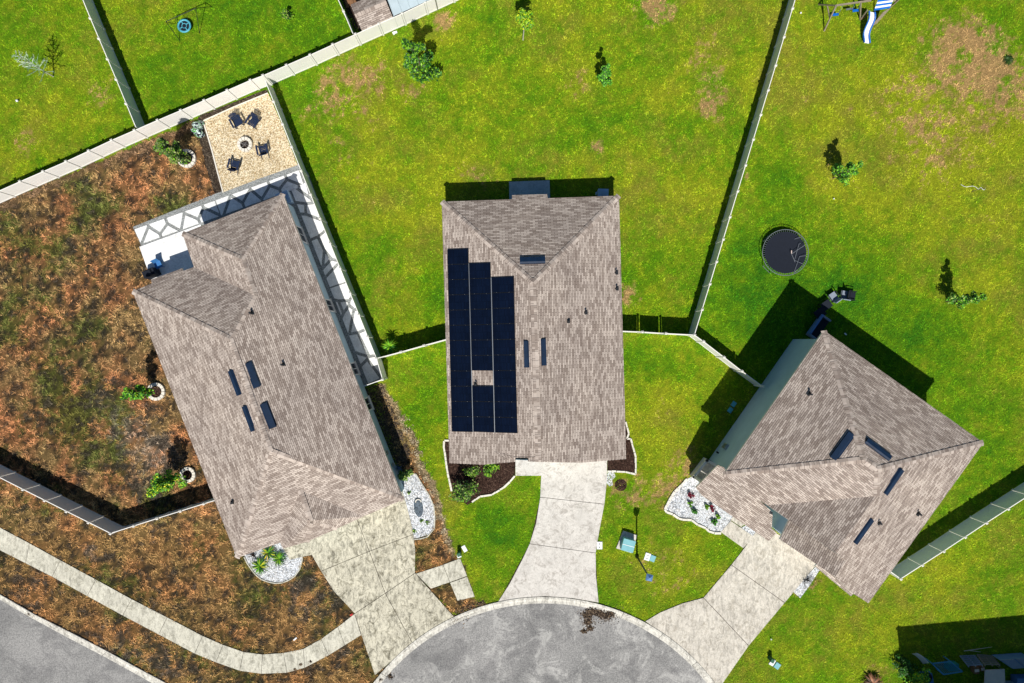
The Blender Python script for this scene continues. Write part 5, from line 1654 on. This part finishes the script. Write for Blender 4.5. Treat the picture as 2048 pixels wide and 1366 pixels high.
# ------------------------------------------------------------------ sheds beyond the rear fence
t = thing('shed', 'small shed with square tan shingles behind the white rear fence', 'shed', P(740, 30))
build_roof(t, [[(709, 29, 2.3), (772, 2, 2.3), (785, 33.5, 1.86), (723.5, 61.5, 1.86)], [(709, 29, 2.3), (772, 2, 2.3), (764, -18, 1.86), (701, 9, 1.86)]], [((709, 29, 2.3), (772, 2, 2.3))], .12)
walls(t, inset([P(x, y, 1.86) for x, y in ((723.5, 61.5), (785, 33.5), (764, -18), (701, 9))], .14), 1.76)
t = thing('carport', 'pale blue metal carport roof beside the tan shingled shed', 'carport', P(805, 0))
mb = MB(); q = [P(771, -12, 2.1), P(787, 31.5, 1.95), P(870, -6, 1.95), P(852, -50, 2.1)]
for k in range(5):
    f0, f1 = k / 5 + .004, (k + 1) / 5 - .004
    a = [q[0].lerp(q[3], f0), q[1].lerp(q[2], f0), q[1].lerp(q[2], f1), q[0].lerp(q[3], f1)]
    mb.face(a); mb.face([p - Vector((0, 0, .05)) for p in a][::-1])
    mb.bar(a[0] + Vector((0, 0, .02)), a[1] + Vector((0, 0, .02)), .04, .05)
mb.build('roof', M['metal_roof'], t, world=True)
for p in q:
    m2 = MB(); m2.bar((p.x * 1.0, p.y, 0), (p.x, p.y, p.z - .05), .09); m2.build('post', M['steel'], t, world=True)
mb = MB(); c = P(801, 23.5); 
for k, (x, y) in enumerate(((795, 27), (808, 21))):
    c = P(x, y); mb = MB(); mb.box((c.x, c.y, .55), (.42, .16, 1.1), radians(23)); mb.box((c.x, c.y, 1.12), (.36, .12, .06), radians(23))
    tag(mb.build('fuel_can', M['red_plastic']), 'red can between the rear fence and the carport, ' + ('left' if k == 0 else 'right') + ' one', 'can')
r = random.Random(12)
t = thing('lumber_stack', 'brown boards stacked behind the shed at the top edge', 'lumber', P(712, -2))
for k in range(6):
    mb = MB(); a = P(696 + k * 5, 16 - k * 2.4) - P(712, -2); b_ = P(689 + k * 5, -16 - k * 2.4) - P(712, -2)
    mb.bar(a + Vector((0, 0, .08 + .05 * (k % 3))), b_ + Vector((0, 0, .08 + .05 * (k % 3))), .2, .05); mb.build('board', M['wood_brown'], t)
struct(slab('bare_ground', [[(684, 2), (710, 62), (726, 62), (905, -18), (880, -60), (664, -60)]], M['soil'], -.02, .02))

# ------------------------------------------------------------------ clutter in the shade, bottom right
def pallet(label, cs, mat):
    c0 = P(cs[0][0], cs[0][1]); t = thing('pallet', label, 'pallet', c0, group='wooden pallets leaning in the shade')
    q = [P(*c) - c0 for c in cs]      # tl, tr, br, bl
    n = (q[1] - q[0]).cross(q[3] - q[0]).normalized()
    if n.z < 0: n = -n
    mb = MB()
    for k in range(6):
        f = (k + .35) / 6; mb.bar(q[0].lerp(q[3], f), q[1].lerp(q[2], f), .10, .022)
    mb.build('slats', M[mat], t)
    for f in (.04, .5, .96):
        mb = MB(); mb.bar(q[0].lerp(q[1], f) - n * .06, q[3].lerp(q[2], f) - n * .06, .05, .09); mb.build('stringer', M[mat], t)
pallet('blue grey weathered pallet, left of two, leaning in the shade', [(1919, 1311, .15), (1950, 1310, .15), (1967, 1331, 1.0), (1937, 1333, 1.0)], 'grey_fabric')
pallet('tan wooden pallet, right of two, leaning in the shade', [(1953, 1308, .15), (1985, 1311, .15), (2002, 1331, 1.0), (1970, 1331, 1.0)], 'wood_grey')
t = thing('lattice_crate', 'blue lattice crate with a green box inside, bottom right clutter', 'crate', P(1880, 1330))
c0 = P(1880, 1330)
L = lambda x, y, h: P(x, y, h) - c0
q = [L(1864, 1327, .9), L(1901, 1323, .9), L(1925, 1343, .9), L(1887, 1349, .9)]
mb = MB()
for a, b_ in zip(q, q[1:] + q[:1]): mb.bar(a, b_, .07, .05); mb.bar(a, (a.x, a.y, 0), .06)
for k in range(11):
    f = (k + .5) / 11; mb.bar(q[0].lerp(q[1], f), q[3].lerp(q[2], f), .025, .02)
mb.build('lattice', M['lattice_blue'], t)
mb = MB(); c_ = (q[2] + q[3]) / 2; mb.box((c_.x + .25, c_.y + .25, .3), (.75, .5, .6)); mb.build('green_box', M['storage_green'], t)
t = thing('hose_reel', 'round black disc with white hub on a blue case, bottom edge', 'hose reel', P(1844, 1348))
mb = MB(); mb.lathe((0, 0, .62), [(.001, .05), (.12, .05), (.40, .0), (.42, -.05), (.001, -.05)], 26); mb.build('disc', M['black_fabric'], t)
mb = MB(); mb.lathe((0, 0, .68), [(.05, .03), (.13, .03), (.14, -.02)], 16); mb.build('hub', M['white_plastic'], t)
mb = MB(); mb.box((.1, -.15, .28), (.8, .8, .55), .2); mb.build('case', M['cover_blue'], t)
t = thing('folding_table', 'tan moulded table top lying among the clutter, bottom edge', 'table', P(1975, 1322))
c0 = P(1975, 1322); q = [P(1970, 1340, .8), P(2009, 1338, .8), P(2011, 1380, .8), P(1968, 1382, .8)]
mb = MB(); q = inset(q, .0); ctr = sum((Vector((p[0], p[1], 0)) for p in q), Vector()) / 4
mb.prism([(p[0] - c0.x, p[1] - c0.y) for p in q], .76, .81); mb.build('tabletop', M['tan_plastic'], t)
for p in q:
    m2 = MB(); p2 = Vector((p[0], p[1], 0)).lerp(ctr, .12) - Vector((c0.x, c0.y, 0)); m2.bar((p2.x, p2.y, 0), (p2.x, p2.y, .76), .05); m2.build('leg', M['steel'], t)
t = thing('deck_box', 'long navy storage box with grey lid, bottom right corner', 'storage box', P(2020, 1330))
c0 = P(2020, 1330)
mb = MB(); q = [P(1999, 1320, .9), P(2060, 1316, .9), P(2075, 1334, .95), P(2026, 1338, .95)]
bb = [Vector((p.x, p.y, 0)) for p in q]; mb.prism([(p.x - c0.x, p.y - c0.y) for p in bb], 0, .88); mb.build('body', M['storage_navy'], t)
mb = MB()
for k in range(2):
    a = [q[0].lerp(q[1], k * .5 + .02) - c0, q[0].lerp(q[1], k * .5 + .48) - c0, q[3].lerp(q[2], k * .5 + .48) - c0, q[3].lerp(q[2], k * .5 + .02) - c0]
    mb.prism([(p.x, p.y) for p in a], .88, .94)
mb.build('lid', M['grey_fabric'], t)
t = thing('storage_box', 'second navy ribbed box below the storage box in the corner', 'storage box', P(2040, 1352))
mb = MB(); mb.box((0, -.3, .35), (1.4, .9, .7))
for k in range(5): mb.box((0, -.3, .08 + k * .14), (1.44, .94, .05))
mb.build('body', M['storage_navy'], t)
mb = MB(); mb.box((0, -.3, .73), (1.46, .96, .06)); mb.build('lid', M['storage_navy'], t)
t = thing('plastic_sheet', 'curved white translucent panel propped among the clutter', 'panel', P(1845, 1318))
mb = MB(); c0 = P(1845, 1318); pr = None
for k in range(9):
    f = k / 8; p = P(1834 + 24 * f, 1306 + 20 * f - 3 * sin(f * pi), .6) - c0
    if pr is not None:
        mb.face([pr, p, (p.x * .95 - .1, p.y - .3, .02), (pr.x * .95 - .1, pr.y - .3, .02)])
    pr = p
o = mb.build('sheet', M['white_plastic'], t); sm = o.modifiers.new('thick', 'SOLIDIFY'); sm.thickness = .02
for k, (x, y, l) in enumerate(((1945, 1343, 'brown cardboard box under the blue grey pallet'), (1957, 1340, 'small brown cardboard box right of the larger one under the pallets'))):
    t = thing('cardboard_box', l, 'box', P(x, y - 8), .1)
    mb = MB(); mb.box((0, 0, .25), (.34 - k * .08, .5 - k * .15, .5)); mb.build('body', M['wood_brown'], t)
    mb = MB(); mb.box((.0, .0, .51), (.33 - k * .08, .2, .015)); mb.build('flap', M['tan_plastic'], t)
for a, b_, l in (((1928, 1302), (1984, 1294), 'long pale stick in the shaded grass above the pallets'), ((1940, 1301), (1962, 1304), 'short pale stick in the shaded grass above the tan pallet')):
    mb = MB(); mb.tube(P(*a, 0.08), P(*b_, 0.08), .03, .015, 6); tag(mb.build('stick', M['bark_pale']), l, 'stick')

# heaps of dirt and leaves washed into the gutter
def heap(label, spots, seed, cols, n):
    r = random.Random(seed); mb = MB()
    for x, y, rad in spots:
        for k in range(n):
            a = r.uniform(0, 6.28); rr = rad * abs(r.gauss(0, .62)) * (.6 + .6 * abs(sin(a * 2.5 + x))); p = P(x + cos(a) * rr, y + sin(a) * rr * .75, 0); p.z = .02 + .09 * max(0, 1 - rr / rad) * r.random()
            s = r.uniform(.02, .075); u = Vector((r.uniform(-1, 1), r.uniform(-1, 1), r.uniform(-.4, .4))).normalized(); w = u.cross(Vector((0, .3, 1))).normalized()
            mb.face([p - u * s, p + w * s * .6, p + u * s, p - w * s * .5], 0, None, jit(r.choice(cols), r, .4))
    o = mb.build('leaf_litter', M['pebble'], merge=False); return tag(o, label, 'leaf litter', kind='stuff')
DK = [lin(50, 44, 40), lin(80, 66, 54), lin(104, 88, 72), lin(34, 30, 30), lin(130, 112, 90)]
heap('dark dirt and leaves washed into the gutter of the bulb', [(1174, 1229, 13), (1184, 1222, 16), (1212, 1230, 20), (1222, 1226, 14), (1176, 1244, 10), (1180, 1256, 6), (1198, 1226, 12), (1168, 1262, 5)], 1, DK, 520)
heap('dark dirt between the stub walk and the curb', [(925, 1226, 18), (940, 1216, 18), (908, 1236, 12), (962, 1208, 14)], 2, DK + [lin(150, 120, 84)], 380)
heap('dirt spilled over the sidewalk edge', [(602, 1328, 9), (622, 1322, 8), (590, 1338, 8)], 3, DK, 120)
heap('dirt on the street edge at the left', [(60, 1226, 8), (212, 1298, 7), (225, 1306, 7), (780, 1352, 9), (760, 1358, 7)], 4, DK, 110)
heap('rocky debris along the lawn boundary', [(806, 838, 10), (815, 862, 11), (826, 882, 12), (836, 906, 12), (842, 930, 12), (852, 958, 11), (864, 985, 10), (874, 1010, 9), (882, 1035, 9), (888, 1062, 9), (897, 1082, 9)], 5, [lin(190, 172, 136), lin(150, 130, 100), lin(110, 92, 70), lin(80, 66, 54), lin(214, 200, 170)], 200)
